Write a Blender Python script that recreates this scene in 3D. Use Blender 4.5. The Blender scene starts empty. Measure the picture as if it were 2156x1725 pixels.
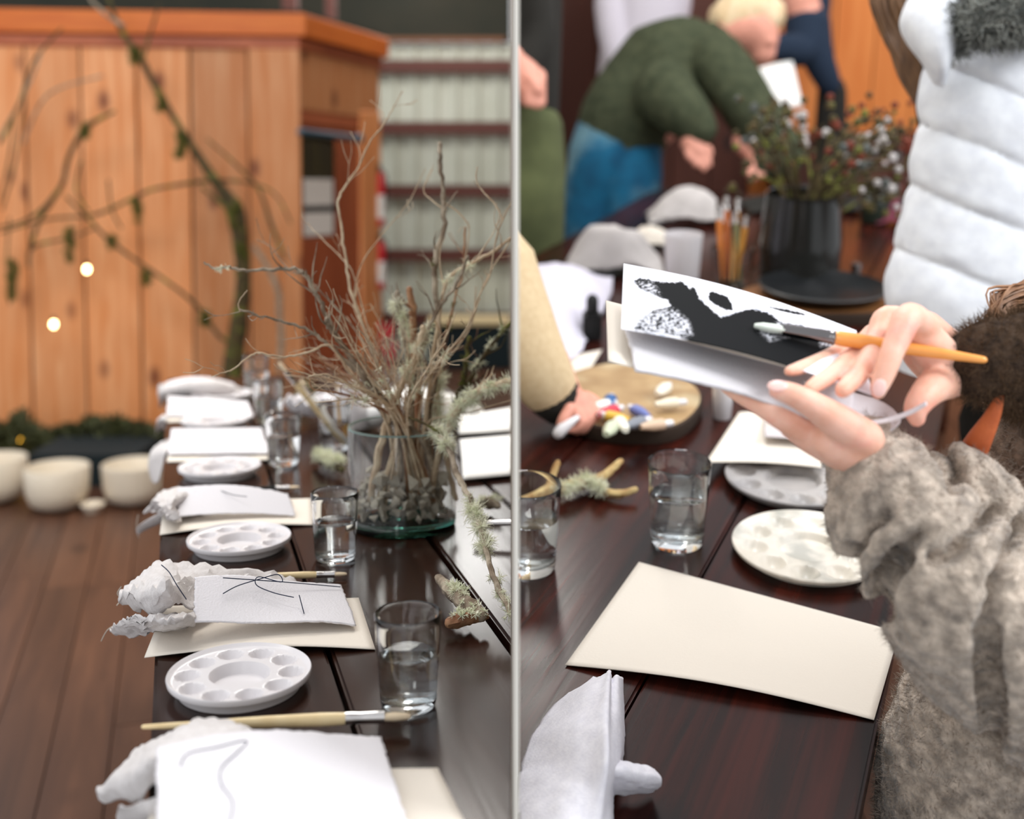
import bpy, bmesh, math, random
from mathutils import Vector, Matrix, Euler, noise
from math import sin, cos, tan, pi, radians, atan2, sqrt, hypot
random.seed(7)
SC = bpy.context.scene
COL = SC.collection
# ------------------------------------------------------------------ camera, world, lights, exposure
CAM = Vector((0, 0, 1.21)); PITCH_L = radians(3.5); PITCH_R = radians(13.7); YC = 551
cd = bpy.data.cameras.new('camera'); cam = bpy.data.objects.new('camera', cd); COL.objects.link(cam)
cam.location = CAM; cam.rotation_euler = (pi/2 - PITCH_L, 0, 0)
cd.sensor_width = 36; cd.sensor_fit = 'HORIZONTAL'; cd.lens = 36*2400/2156
cd.shift_y = -(862.5-YC)/2156
cd.clip_start = 0.05; cd.clip_end = 60
cd.dof.use_dof = True; cd.dof.focus_distance = 1.2; cd.dof.aperture_fstop = cd.lens/14
SC.camera = cam
W = bpy.data.worlds.new('world'); SC.world = W; W.use_nodes = True
bgn = W.node_tree.nodes['Background']; bgn.inputs[0].default_value = (0.93, 0.96, 1.0, 1); bgn.inputs[1].default_value = 0.85
def area(name, loc, target, sx, sy, power, color=(1, 1, 1), M=None):
    l = bpy.data.lights.new(name, 'AREA'); l.shape = 'RECTANGLE'; l.size = sx; l.size_y = sy; l.energy = power; l.color = color
    o = bpy.data.objects.new(name, l); COL.objects.link(o)
    d = Vector(target) - Vector(loc); m = Matrix.Translation(loc) @ d.to_track_quat('-Z', 'Y').to_matrix().to_4x4()
    o.matrix_world = (M @ m) if M else m
    return o
# the right-hand room was photographed from a steeper angle: its floor ramps up relative to the left room
CAMR = Vector((0, 0, 1.49))
MR = Matrix.Translation(CAM) @ Matrix.Rotation(PITCH_R - PITCH_L, 4, 'X') @ Matrix.Translation(-CAMR)
area('added_booth_fill', (-1.7, 1.6, 3.3), (-1.3, 5.4, 1.1), 2.4, 1.0, 60, (1.0, 0.97, 0.93))  # added fill lamp that brightens the booth wall, no door here
area('daylight_high_window', (-0.235, 7.95, 2.94), (-0.3, 2.0, 0.75), 0.44, 0.5, 9, (1, 0.98, 0.95))
area('daylight_narrow_window', (-0.72, 7.95, 3.3), (-0.4, 2.0, 0.75), 0.17, 1.1, 26, (1, 0.98, 0.95))
area('added_left_key', (-0.2, 3.3, 2.9), (-0.55, 1.9, 0.75), 0.6, 1.2, 48, (1.0, 0.96, 0.90))  # added overhead key, standing in for daylight from the right
area('added_metal_wall_fill', (-0.5, 6.0, 3.6), (-0.5, 7.6, 0.9), 1.0, 0.8, 34, (1.0, 0.98, 0.94))  # added lamp to brighten the metal wall and booth side
area('daylight_tall_window', (-0.5, -1.7, 2.0), (-0.2, 2.0, 0.8), 0.3, 2.0, 7, (1.0, 0.99, 0.97))
area('added_painter_fill', (2.1, 0.45, 2.9), (0.4, 1.25, 0.85), 0.8, 0.8, 42, (0.97, 0.985, 1.0), MR)  # added lamp high on the right for sleeve and vest, not a door
area('added_right_table_key', (0.3, 2.05, 2.9), (0.35, 1.15, 0.9), 0.5, 0.8, 20, (0.97, 0.985, 1.0), MR)  # added lamp over the right table to light paper and hands
area('daylight_right_window', (3.0, 0.9, 2.3), (0.7, 2.0, 0.9), 1.2, 1.4, 22, (0.98, 0.99, 1.0), MR)
area('added_far_wall_fill', (1.6, 3.6, 3.1), (1.4, 5.4, 0.9), 1.6, 1.0, 36, (1.0, 0.97, 0.93), MR)  # added lamp that lifts the right room's back wall
SC.view_settings.view_transform = 'Standard'; SC.view_settings.look = 'None'
SC.view_settings.gamma = 1; SC.view_settings.use_curve_mapping = False; SC.view_settings.exposure = 0.2
SC.cycles.max_bounces = 12; SC.cycles.transmission_bounces = 10; SC.cycles.transparent_max_bounces = 10; SC.cycles.sample_clamp_indirect = 6
# ------------------------------------------------------------------ two rooms, one camera
class Room:
    def __init__(s, cam, pitch, M): s.c, s.p, s.M = cam, pitch, M; s.F = Vector((0, cos(pitch), -sin(pitch))); s.U = Vector((0, sin(pitch), cos(pitch)))
    def ray(s, x, y): return s.F + Vector(((x-1078)/2400, 0, 0)) + s.U*(-(y-YC)/2400)
    def D(s, x, y, d): return s.c + s.ray(x, y)*d
    def G(s, x, y, z=0.75): r = s.ray(x, y); return s.c + r*((z-s.c.z)/r.z)
    def Y(s, x, y, Y): r = s.ray(x, y); return s.c + r*(Y/r.y)
    def P(s, x, y, p0, n): r = s.ray(x, y); return s.c + r*((p0-s.c).dot(n)/r.dot(n))
    def depth(s, p): return (p-s.c).dot(s.F)
L = Room(CAM, PITCH_L, Matrix.Identity(4)); R = Room(CAMR, PITCH_R, MR)
TZ = 0.75
# ------------------------------------------------------------------ materials
def lin(c): return tuple(((x/255)/12.92 if x/255 <= 0.04045 else ((x/255+0.055)/1.055)**2.4) for x in c)
def mat(name, c1, c2=None, rough=0.6, scale=10, stretch=(1, 1, 1), bump=0.0, bscale=None, metal=0, coat=0, sheen=0, detail=4, lo=0.35, hi=0.65, trans=0, ior=1.45, spec=0.5, sss=0, rand=True, c3=None, scale3=3, amt3=0.5, alpha=1, bdist=0.004):
    m = bpy.data.materials.new(name); m.use_nodes = True; nt = m.node_tree; N = nt.nodes; K = nt.links
    b = N['Principled BSDF']; b.inputs['Roughness'].default_value = rough; b.inputs['Metallic'].default_value = metal
    b.inputs['IOR'].default_value = ior; b.inputs['Specular IOR Level'].default_value = spec
    b.inputs['Coat Weight'].default_value = coat; b.inputs['Coat Roughness'].default_value = 0.12
    b.inputs['Sheen Weight'].default_value = sheen; b.inputs['Transmission Weight'].default_value = trans
    if sss: b.inputs['Subsurface Weight'].default_value = sss; b.inputs['Subsurface Radius'].default_value = (0.012, 0.004, 0.002); b.inputs['Subsurface Scale'].default_value = 1.0
    C1 = lin(c1) + (1,); b.inputs['Base Color'].default_value = C1
    if c2 or bump or c3:
        tc = N.new('ShaderNodeTexCoord'); mp = N.new('ShaderNodeMapping'); mp.inputs['Scale'].default_value = stretch; K.new(tc.outputs['Object'], mp.inputs[0])
        if rand:
            oi = N.new('ShaderNodeObjectInfo'); vm = N.new('ShaderNodeVectorMath'); vm.operation = 'SCALE'; cx = N.new('ShaderNodeCombineXYZ')
            for i in range(3): K.new(oi.outputs['Random'], cx.inputs[i])
            K.new(cx.outputs[0], vm.inputs[0]); vm.inputs['Scale'].default_value = 37.0; K.new(vm.outputs[0], mp.inputs['Location'])
        def nz(sc):
            n = N.new('ShaderNodeTexNoise'); n.inputs['Scale'].default_value = sc; n.inputs['Detail'].default_value = detail; K.new(mp.outputs[0], n.inputs['Vector']); return n
        last = None
        if c2:
            n = nz(scale); r = N.new('ShaderNodeValToRGB'); r.color_ramp.elements[0].position = lo; r.color_ramp.elements[1].position = hi
            r.color_ramp.elements[0].color = C1; r.color_ramp.elements[1].color = lin(c2) + (1,)
            K.new(n.outputs['Fac'], r.inputs[0]); last = r.outputs[0]
        if c3:
            n = nz(scale3); mr = N.new('ShaderNodeMapRange'); mr.inputs['From Min'].default_value = 0.52; mr.inputs['From Max'].default_value = 0.68; mr.inputs['To Max'].default_value = amt3
            mx = N.new('ShaderNodeMix'); mx.data_type = 'RGBA'; K.new(n.outputs['Fac'], mr.inputs[0]); K.new(mr.outputs[0], mx.inputs[0])
            if last: K.new(last, mx.inputs[6])
            else: mx.inputs[6].default_value = C1
            mx.inputs[7].default_value = lin(c3) + (1,); last = mx.outputs[2]
        if last: K.new(last, b.inputs['Base Color'])
        if bump:
            n = nz(bscale or scale); bp = N.new('ShaderNodeBump'); bp.inputs['Strength'].default_value = bump; bp.inputs['Distance'].default_value = bdist
            K.new(n.outputs['Fac'], bp.inputs['Height']); K.new(bp.outputs[0], b.inputs['Normal'])
    return m
def thin_glass(name, tint):
    """thin clear wall: light passes straight through, edges and glints reflect"""
    m = bpy.data.materials.new(name); m.use_nodes = True; nt = m.node_tree; N = nt.nodes; K = nt.links; out = N['Material Output']
    t = N.new('ShaderNodeBsdfTransparent'); t.inputs[0].default_value = tint+(1,); g = N.new('ShaderNodeBsdfGlossy'); g.inputs['Roughness'].default_value = 0.02
    f = N.new('ShaderNodeLayerWeight'); f.inputs['Blend'].default_value = 0.5; pw = N.new('ShaderNodeMath'); pw.operation = 'POWER'; pw.inputs[1].default_value = 3.6; K.new(f.outputs['Facing'], pw.inputs[0]); mr = N.new('ShaderNodeMapRange'); mr.inputs['To Min'].default_value = 0.025; mr.inputs['To Max'].default_value = 0.7; K.new(pw.outputs[0], mr.inputs[0])
    mx = N.new('ShaderNodeMixShader'); K.new(mr.outputs[0], mx.inputs[0]); K.new(t.outputs[0], mx.inputs[1]); K.new(g.outputs[0], mx.inputs[2]); K.new(mx.outputs[0], out.inputs['Surface']); return m
def emit(name, c, s):
    m = bpy.data.materials.new(name); m.use_nodes = True; b = m.node_tree.nodes['Principled BSDF']
    b.inputs['Base Color'].default_value = lin(c)+(1,); b.inputs['Emission Color'].default_value = lin(c)+(1,); b.inputs['Emission Strength'].default_value = s; return m
def wood(name, c1, c2, knot, rough=0.6, gs=9, axis=2, coat=0, spec=0.5, knots=True, dark=0.5, bump=0.15, gl=.07):
    """plank wood: streaks along one axis, slow tone drift, round knots, a tone of its own per board"""
    m = mat(name, c1, rough=rough, coat=coat, spec=spec); nt = m.node_tree; N = nt.nodes; K = nt.links; b = N['Principled BSDF']
    tc = N.new('ShaderNodeTexCoord'); oi = N.new('ShaderNodeObjectInfo'); cx = N.new('ShaderNodeCombineXYZ')
    for i in range(3): K.new(oi.outputs['Random'], cx.inputs[i])
    ad = N.new('ShaderNodeVectorMath'); ad.operation = 'MULTIPLY_ADD'; ad.inputs[1].default_value = (41, 23, 61); K.new(cx.outputs[0], ad.inputs[0]); K.new(tc.outputs['Object'], ad.inputs[2])
    st = [1, 1, 1]; st[axis] = gl; mp = N.new('ShaderNodeMapping'); mp.inputs['Scale'].default_value = st; K.new(ad.outputs[0], mp.inputs[0])
    n = N.new('ShaderNodeTexNoise'); n.inputs['Scale'].default_value = gs*4; n.inputs['Detail'].default_value = 6; n.inputs['Distortion'].default_value = 0.6; K.new(mp.outputs[0], n.inputs['Vector'])
    r = N.new('ShaderNodeValToRGB'); r.color_ramp.elements[0].position = 0.3; r.color_ramp.elements[1].position = 0.7; r.color_ramp.elements[0].color = lin(c1)+(1,); r.color_ramp.elements[1].color = lin(c2)+(1,); K.new(n.outputs['Fac'], r.inputs[0])
    last = r.outputs[0]
    if knots:
        mp2 = N.new('ShaderNodeMapping'); s2 = [1, 1, 1]; s2[axis] = 0.55; mp2.inputs['Scale'].default_value = s2; K.new(ad.outputs[0], mp2.inputs[0])
        v = N.new('ShaderNodeTexVoronoi'); v.inputs['Scale'].default_value = 4.2; K.new(mp2.outputs[0], v.inputs['Vector'])
        rr = N.new('ShaderNodeMapRange'); rr.inputs['From Min'].default_value = 0.06; rr.inputs['From Max'].default_value = 0.16; rr.inputs['To Min'].default_value = 0.85; rr.inputs['To Max'].default_value = 0
        K.new(v.outputs['Distance'], rr.inputs[0]); mx = N.new('ShaderNodeMix'); mx.data_type = 'RGBA'; K.new(rr.outputs[0], mx.inputs[0]); K.new(last, mx.inputs[6]); mx.inputs[7].default_value = lin(knot)+(1,); last = mx.outputs[2]
    hs = N.new('ShaderNodeHueSaturation'); mr = N.new('ShaderNodeMapRange'); mr.inputs['To Min'].default_value = 1-dark*0.5; mr.inputs['To Max'].default_value = 1+dark*0.35; K.new(oi.outputs['Random'], mr.inputs[0]); K.new(mr.outputs[0], hs.inputs['Value']); K.new(last, hs.inputs['Color'])
    K.new(hs.outputs[0], b.inputs['Base Color'])
    bp = N.new('ShaderNodeBump'); bp.inputs['Strength'].default_value = bump; bp.inputs['Distance'].default_value = 0.002; K.new(n.outputs['Fac'], bp.inputs['Height']); K.new(bp.outputs[0], b.inputs['Normal'])
    return m
# ------------------------------------------------------------------ mesh helpers (points are in room coordinates)
def box(bm, c, sx, sy, sz, rot=None, ax=None):
    """box centred at c; ax = (right, forward, up) unit vectors"""
    A = ax or (Vector((1, 0, 0)), Vector((0, 1, 0)), Vector((0, 0, 1)))
    v = [bm.verts.new(Vector(c) + A[0]*(sx/2*i) + A[1]*(sy/2*j) + A[2]*(sz/2*k)) for i in (-1, 1) for j in (-1, 1) for k in (-1, 1)]
    for f in ((0, 1, 3, 2), (4, 6, 7, 5), (0, 4, 5, 1), (2, 3, 7, 6), (0, 2, 6, 4), (1, 5, 7, 3)): bm.faces.new([v[i] for i in f])
    return bm
def prism(bm, pts, ext):
    """polygon pts pushed along ext"""
    ext = Vector(ext); a = [bm.verts.new(p) for p in pts]; b = [bm.verts.new(Vector(p)+ext) for p in pts]; n = len(pts)
    bm.faces.new(a); bm.faces.new(b[::-1])
    for i in range(n): bm.faces.new([a[i], b[i], b[(i+1) % n], a[(i+1) % n]])
    return bm
def catmull(pts, n):
    out = []; m = len(pts)
    for i in range(m-1):
        p0, p1, p2, p3 = pts[max(i-1, 0)], pts[i], pts[i+1], pts[min(i+2, m-1)]
        for k in range(n):
            t = k/n; out.append(((p1*2) + (p2-p0)*t + (p0*2-p1*5+p2*4-p3)*(t*t) + (p1*3-p0-p2*3+p3)*(t**3))*0.5)
    out.append(pts[-1]); return out
def lerp_list(v, n):
    out = []
    for i in range(len(v)-1):
        for k in range(n): out.append(v[i]+(v[i+1]-v[i])*k/n)
    return out+[v[-1]]
def tube(bm, pts, rad, seg=8, smooth=0, cap=True, flat=1.0, up=None, jag=0, rnd=None):
    """swept tube with rounded ends; flat squashes the section along the frame's second axis"""
    pts = [Vector(p) for p in pts]; rad = list(rad) if hasattr(rad, '__len__') else [rad]*len(pts)
    if smooth and len(pts) > 1: pts2 = catmull(pts, smooth); rad = lerp_list(rad, smooth); pts = pts2
    n = len(pts); T = [(pts[min(i+1, n-1)]-pts[max(i-1, 0)]).normalized() for i in range(n)]
    if cap:
        r0, r1 = rad[0], rad[-1]
        pts = [pts[0]-T[0]*r0*0.95, pts[0]-T[0]*r0*0.65] + pts + [pts[-1]+T[-1]*r1*0.65, pts[-1]+T[-1]*r1*0.95]
        rad = [r0*0.3, r0*0.76]+rad+[r1*0.76, r1*0.3]; T = [T[0]]*2+T+[T[-1]]*2; n += 4
    u = up or Vector((0.13, 0.21, 0.97)); x = T[0].cross(u)
    if x.length < 1e-4: x = T[0].cross(Vector((1, 0, 0)))
    x.normalize(); rings = []
    for i in range(n):
        x = (x - T[i]*x.dot(T[i])); x = x.normalized() if x.length > 1e-6 else T[i].orthogonal().normalized(); y = T[i].cross(x)
        rr = rad[i]; rings.append([bm.verts.new(pts[i] + (x*cos(2*pi*k/seg) + y*sin(2*pi*k/seg)*flat)*rr*(1+(random.uniform(-jag, jag) if jag else 0))) for k in range(seg)])
    for i in range(n-1):
        for k in range(seg): bm.faces.new([rings[i][k], rings[i][(k+1) % seg], rings[i+1][(k+1) % seg], rings[i+1][k]])
    if seg > 2: bm.faces.new(rings[0][::-1]); bm.faces.new(rings[-1])
    return bm
def lathe(bm, prof, seg=48, c=(0, 0, 0), closed=False):
    c = Vector(c); rings = []
    for r, z in prof: rings.append([bm.verts.new(c)] if False else [bm.verts.new(c+Vector((max(r, 1e-4)*cos(2*pi*k/seg), max(r, 1e-4)*sin(2*pi*k/seg), z))) for k in range(seg)])
    for i in range(len(rings)-1):
        for k in range(seg): bm.faces.new([rings[i][k], rings[i][(k+1) % seg], rings[i+1][(k+1) % seg], rings[i+1][k]])
    if not closed: bm.faces.new(rings[0][::-1]); bm.faces.new(rings[-1])
    else:
        for k in range(seg): bm.faces.new([rings[-1][k], rings[-1][(k+1) % seg], rings[0][(k+1) % seg], rings[0][k]])
    return bm
def ball(bm, c, rx, ry=None, rz=None, seg=12, ax=None, squash=None):
    ry = ry or rx; rz = rz or rx; A = ax or (Vector((1, 0, 0)), Vector((0, 1, 0)), Vector((0, 0, 1))); c = Vector(c); rings = []; h = seg//2
    top = bm.verts.new(c+A[2]*rz); bot = bm.verts.new(c-A[2]*rz)
    for i in range(1, h):
        t = pi*i/h; rings.append([bm.verts.new(c + A[0]*rx*sin(t)*cos(2*pi*k/seg) + A[1]*ry*sin(t)*sin(2*pi*k/seg) + A[2]*rz*cos(t)) for k in range(seg)])
    for k in range(seg):
        bm.faces.new([top, rings[0][k], rings[0][(k+1) % seg]]); bm.faces.new([bot, rings[-1][(k+1) % seg], rings[-1][k]])
        for i in range(len(rings)-1): bm.faces.new([rings[i][k], rings[i+1][k], rings[i+1][(k+1) % seg], rings[i][(k+1) % seg]])
    return bm
def grid_faces(bm, V):
    for j in range(len(V)-1):
        for i in range(len(V[0])-1): bm.faces.new([V[j][i], V[j][i+1], V[j+1][i+1], V[j+1][i]])
def loft(bm, rows, n=6, amp=0, fs=30, amp2=0, fs2=90, seed=0.0, edge=0):
    """smooth cloth sheet through rows of control points, with wrinkles"""
    R1 = [catmull([Vector(p) for p in r], n) for r in rows]; C = [catmull([r[i] for r in R1], n) for i in range(len(R1[0]))]
    nv = len(C[0]); nu = len(C); V = []
    for j in range(nv):
        row = []
        for i in range(nu):
            p = C[i][j].copy(); q = p*fs + Vector((seed, seed*2.1, -seed)); q2 = p*fs2 + Vector((seed, -seed, seed*3))
            p.z += amp*noise.noise(q) + amp2*(abs(noise.noise(q2))*2-.4)
            if edge and (i in (0, nu-1) or j in (0, nv-1)): p += Vector((noise.noise(p*300), noise.noise(p*310+Vector((5, 5, 5))), 0))*edge
            row.append(bm.verts.new(p))
        V.append(row)
    grid_faces(bm, V); return bm
def sheet(bm, c, nx=30, ny=20, h=None, rag=0, lift=0, seed=0):
    """paper sheet on four corners TL,TR,BR,BL; h(u,v) lifts it; rag tears the edge"""
    TL, TR, BR, BL = c; V = []
    for j in range(ny+1):
        v = j/ny; row = []
        for i in range(nx+1):
            u = i/nx; p = (TL*(1-u)+TR*u)*(1-v) + (BL*(1-u)+BR*u)*v; p = p+Vector((0, 0, lift+(h(u, v) if h else 0)))
            if rag and (i in (0, nx) or j in (0, ny)):
                d = Vector((noise.noise(p*120+Vector((seed, 0, 0))), noise.noise(p*120+Vector((0, seed, 7))), 0)) + 0.7*Vector((noise.noise(p*420), noise.noise(p*420+Vector((3, 9, 0))), 0)); p += d*rag
            row.append(bm.verts.new(p))
        V.append(row)
    grid_faces(bm, V); return bm
def clip(bm, room):
    """the parts of a thing beyond the partition are never seen: end it at the partition face"""
    x0 = -0.001 if room is L else 0.006
    g = bm.verts[:]+bm.edges[:]+bm.faces[:]
    res = bmesh.ops.bisect_plane(bm, geom=g, plane_co=(x0, 0, 0), plane_no=(1, 0, 0), clear_outer=room is L, clear_inner=room is R)
    ed = [e for e in bm.edges if e.is_boundary and all(abs(v.co.x-x0) < 1e-5 for v in e.verts)]
    if ed:
        try: bmesh.ops.holes_fill(bm, edges=ed, sides=0)
        except Exception: pass
    return bm
def voxel(bm, size, smooth=4, fac=0.5):
    """fuse overlapping closed shapes into one continuous skin"""
    me = bpy.data.meshes.new('tmp'); bm.to_mesh(me); bm.free(); o = bpy.data.objects.new('tmp', me); COL.objects.link(o)
    m = o.modifiers.new('r', 'REMESH'); m.mode = 'VOXEL'; m.voxel_size = size
    if smooth: s = o.modifiers.new('s', 'SMOOTH'); s.iterations = smooth; s.factor = fac
    dg = bpy.context.evaluated_depsgraph_get(); ev = o.evaluated_get(dg); me2 = bpy.data.meshes.new_from_object(ev, depsgraph=dg)
    b2 = bmesh.new(); b2.from_mesh(me2); bpy.data.objects.remove(o); bpy.data.meshes.remove(me); bpy.data.meshes.remove(me2); return b2
BASE = {}; ROOM = {}
def props(o, label=None, cat=None, group=None, kind=None):
    for k, v in (('label', label), ('category', cat), ('group', group), ('kind', kind)):
        if v: o[k] = v
    return o
def ob(name, bm, m, room=L, parent=None, label=None, cat=None, group=None, kind=None, smooth=True, base=None, solid=0, sub=0, flip=False):
    bmesh.ops.recalc_face_normals(bm, faces=bm.faces[:]) if solid == 0 else None
    if parent is None:
        if base is None:
            co = [v.co for v in bm.verts]; base = Vector(((min(c.x for c in co)+max(c.x for c in co))/2, (min(c.y for c in co)+max(c.y for c in co))/2, min(c.z for c in co)))
        b = Vector(base)
    else: b = BASE[parent.name]; room = ROOM[parent.name]
    for v in bm.verts: v.co -= b
    me = bpy.data.meshes.new(name); bm.to_mesh(me); bm.free()
    if smooth:
        me.polygons.foreach_set('use_smooth', [True]*len(me.polygons))
        try: me.set_sharp_from_angle(angle=radians(45))
        except Exception: pass
    ms = m if isinstance(m, (list, tuple)) else [m]
    for x in ms: me.materials.append(x)
    o = bpy.data.objects.new(name, me); COL.objects.link(o)
    if parent: o.parent = parent
    else: o.matrix_world = room.M @ Matrix.Translation(b)
    BASE[o.name] = b; ROOM[o.name] = room
    if solid: s = o.modifiers.new('solid', 'SOLIDIFY'); s.thickness = solid; s.offset = 0
    if sub: s = o.modifiers.new('sub', 'SUBSURF'); s.levels = s.render_levels = sub
    return props(o, label, cat, group, kind)
def thing(name, base, label, cat, room=L, group=None, kind=None):
    o = bpy.data.objects.new(name, None); COL.objects.link(o); o.empty_display_size = 0.05
    o.matrix_world = room.M @ Matrix.Translation(base); BASE[o.name] = Vector(base); ROOM[o.name] = room
    return props(o, label, cat, group, kind)
def dup(o, base, room=L, rz=0, label=None, sc=None):
    """copy of a thing with its parts"""
    def cp(s, par):
        c = s.copy(); COL.objects.link(c)
        if par: c.parent = par; c.matrix_parent_inverse = s.matrix_parent_inverse.copy(); c.matrix_basis = s.matrix_basis.copy()
        for ch in s.children: cp(ch, c)
        return c
    c = cp(o, None); m = room.M @ Matrix.Translation(base) @ Matrix.Rotation(rz, 4, 'Z')
    if sc: m = m @ Matrix.Diagonal((sc, sc, sc, 1))
    c.matrix_world = m; BASE[c.name] = Vector(base); ROOM[c.name] = room
    if label: c['label'] = label
    return c
def tuft(bm, c, r, n, up=0.3, w=0.0007, seg=2):
    w *= .62; n = int(n*1.9)
    for _ in range(n):
        d = Vector((random.gauss(0, 1), random.gauss(0, 1), random.gauss(0, 1)+up)).normalized(); p = c + d*r*random.uniform(0, .35); q = p + d*r*random.uniform(.35, 1); q2 = q + (d+Vector((random.gauss(0, .7), random.gauss(0, .7), random.gauss(0, .7)))).normalized()*r*.35
        s = d.orthogonal().normalized()*w; t = d.cross(s).normalized()*w
        a = [bm.verts.new(p+s), bm.verts.new(p-s*.5+t), bm.verts.new(p-s*.5-t)]; b = [bm.verts.new(q+s*.8), bm.verts.new(q-s*.4+t*.8), bm.verts.new(q-s*.4-t*.8)]; e = bm.verts.new(q2)
        for i in range(3):
            bm.faces.new([a[i], a[(i+1) % 3], b[(i+1) % 3], b[i]]); bm.faces.new([b[i], b[(i+1) % 3], e])
def fuzz(bm, src, n, ln, w, seed=1, droop=0.0, curl=0.5):
    """short loose fibres standing off a surface"""
    rnd = random.Random(seed); fs = [f for f in src.faces]; ar = [f.calc_area() for f in fs]
    for f in rnd.choices(fs, ar, k=n):
        vs = [v.co for v in f.verts]; ws = [rnd.random() for _ in vs]; s = sum(ws); p = sum((v*(k/s) for v, k in zip(vs, ws)), Vector((0, 0, 0)))
        nn = (f.normal + Vector((rnd.gauss(0, curl), rnd.gauss(0, curl), rnd.gauss(0, curl)-droop))).normalized(); l = ln*rnd.uniform(.4, 1.3)
        q = p+nn*l*.6; e = q + (nn+Vector((rnd.gauss(0, .8), rnd.gauss(0, .8), rnd.gauss(0, .8)-droop))).normalized()*l*.5; s1 = nn.orthogonal().normalized()*w; t1 = nn.cross(s1)
        a = [bm.verts.new(p-nn*w+s1), bm.verts.new(p-nn*w-s1*.5+t1*.8), bm.verts.new(p-nn*w-s1*.5-t1*.8)]; b = [bm.verts.new(q+s1*.7), bm.verts.new(q-s1*.35+t1*.6), bm.verts.new(q-s1*.35-t1*.6)]; c = bm.verts.new(e)
        for i in range(3): bm.faces.new([a[i], a[(i+1) % 3], b[(i+1) % 3], b[i]]); bm.faces.new([b[i], b[(i+1) % 3], c])
# ================================================================== LEFT ROOM: materials
m_orange = wood('orange_timber', (212, 130, 70), (232, 166, 116), (108, 50, 26), rough=0.55, gs=7)
m_fascia = wood('fascia_timber', (196, 92, 16), (216, 116, 34), (120, 50, 10), rough=0.5, axis=0, knots=False, dark=0.2)
m_door = mat('red_brown_door', (164, 82, 48), (182, 98, 60), rough=0.5, scale=6, stretch=(1, 1, .2))
m_maroon = mat('maroon_steel', (92, 48, 38), rough=0.6)
m_metal = mat('corrugated_sheet', (196, 198, 182), (208, 210, 196), rough=0.5, scale=3)
m_darkroof = mat('dark_roof', (40, 42, 34), (50, 48, 38), rough=0.9, scale=2)
m_floor = wood('barn_floorboards', (68, 43, 31), (96, 63, 45), (50, 28, 18), rough=0.42, gs=6, axis=1, dark=0.5)
m_table = wood('dark_stained_table', (33, 18, 13), (50, 28, 20), (18, 10, 8), rough=0.2, gs=10, axis=1, spec=.28, dark=0.25, knots=True, bump=0.12, gl=.05)
m_groove = mat('black_groove', (14, 12, 11), rough=0.8)
m_paper = mat('cream_card', (226, 217, 205), rough=0.8, bump=.08, bscale=300, spec=.2)
m_deckle = mat('white_deckle_paper', (222, 219, 223), rough=0.85, bump=.25, bscale=420, spec=.2)
m_linen = mat('pale_linen', (204, 198, 196), (216, 211, 210), rough=0.9, scale=160, bump=.25, bscale=500, sheen=.2, spec=.2)
m_plastic = mat('white_plastic', (222, 218, 220), rough=0.25)
m_glass = mat('clear_glass', (252, 254, 254), rough=0.0, trans=1, ior=1.46)
m_vglass = thin_glass('thin_vase_glass', (0.985, 0.995, 0.992)); m_vbase = mat('green_base_glass', (70, 130, 116), rough=0.0, trans=1, ior=1.46)
m_water = mat('water', (252, 254, 255), rough=0.0, trans=1, ior=1.33)
m_thread = mat('navy_thread', (36, 44, 66), rough=0.9)
m_fray = mat('frayed_thread', (196, 188, 176), rough=0.9)
m_bark = mat('grey_bark', (114, 100, 84), (176, 162, 142), rough=0.85, scale=60, bump=.6, bscale=140, c3=(96, 74, 54), scale3=25, amt3=.8)
m_bark2 = mat('red_brown_bark', (128, 84, 58), (170, 130, 96), rough=0.8, scale=50, bump=.5, bscale=120)
m_barkpale = mat('pale_bark', (176, 150, 122), (206, 188, 160), rough=0.85, scale=60, bump=.5, bscale=140)
m_barkdark = mat('dark_mossy_bark', (52, 44, 28), (84, 70, 40), rough=0.95, scale=40, bump=.8, bscale=90, c3=(116, 122, 50), scale3=18, amt3=.9)
m_lichen = mat('pale_lichen', (212, 216, 184), (238, 236, 216), rough=0.95, scale=80)
m_moss = mat('green_moss', (72, 74, 26), (104, 104, 40), rough=0.95, scale=40)
m_rock = mat('grey_stone', (150, 143, 132), (190, 182, 166), rough=0.9, scale=30, bump=.5, bscale=60, c3=(150, 124, 92), scale3=9, amt3=.8)
m_bowl = mat('frosted_quartz', (226, 214, 194), rough=0.45, sss=.0)
m_birch = mat('pale_wood_handle', (226, 200, 150), (236, 214, 168), rough=0.4, scale=40, stretch=(1, 1, 1))
m_steel = mat('ferrule_metal', (196, 192, 190), rough=0.25, metal=1)
m_bristle = mat('pale_bristle', (226, 206, 176), rough=0.8)
m_white = mat('white_sheet', (244, 243, 240), rough=0.8, spec=.2)
m_red = mat('extinguisher_red', (206, 30, 44), rough=0.3)
m_black = mat('black_rubber', (22, 22, 22), rough=0.6)
m_teal = mat('dark_teal_cloth', (16, 30, 34), rough=0.9)
m_leaf = mat('evergreen_leaf', (44, 48, 22), (70, 74, 34), rough=0.7, scale=30)
m_facing = mat('light_tuned_facing', (120, 104, 88), rough=.8)
m_part = mat('partition_paint', (214, 210, 202), rough=0.8)
Z = Vector((0, 0, 1)); X = Vector((1, 0, 0))
# ------------------------------------------------------------------ table axes
O = L.G(318, 1450); vp = L.ray(370, 404); AX = Vector((vp.x, vp.y, 0)).normalized(); BX = Vector((AX.y, -AX.x, 0))
TT = lambda x, y: (L.G(x, y)-O).dot(BX)
SS = lambda x, y: (L.G(x, y)-O).dot(AX)
LANG = -atan2(AX.x, AX.y)
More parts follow.
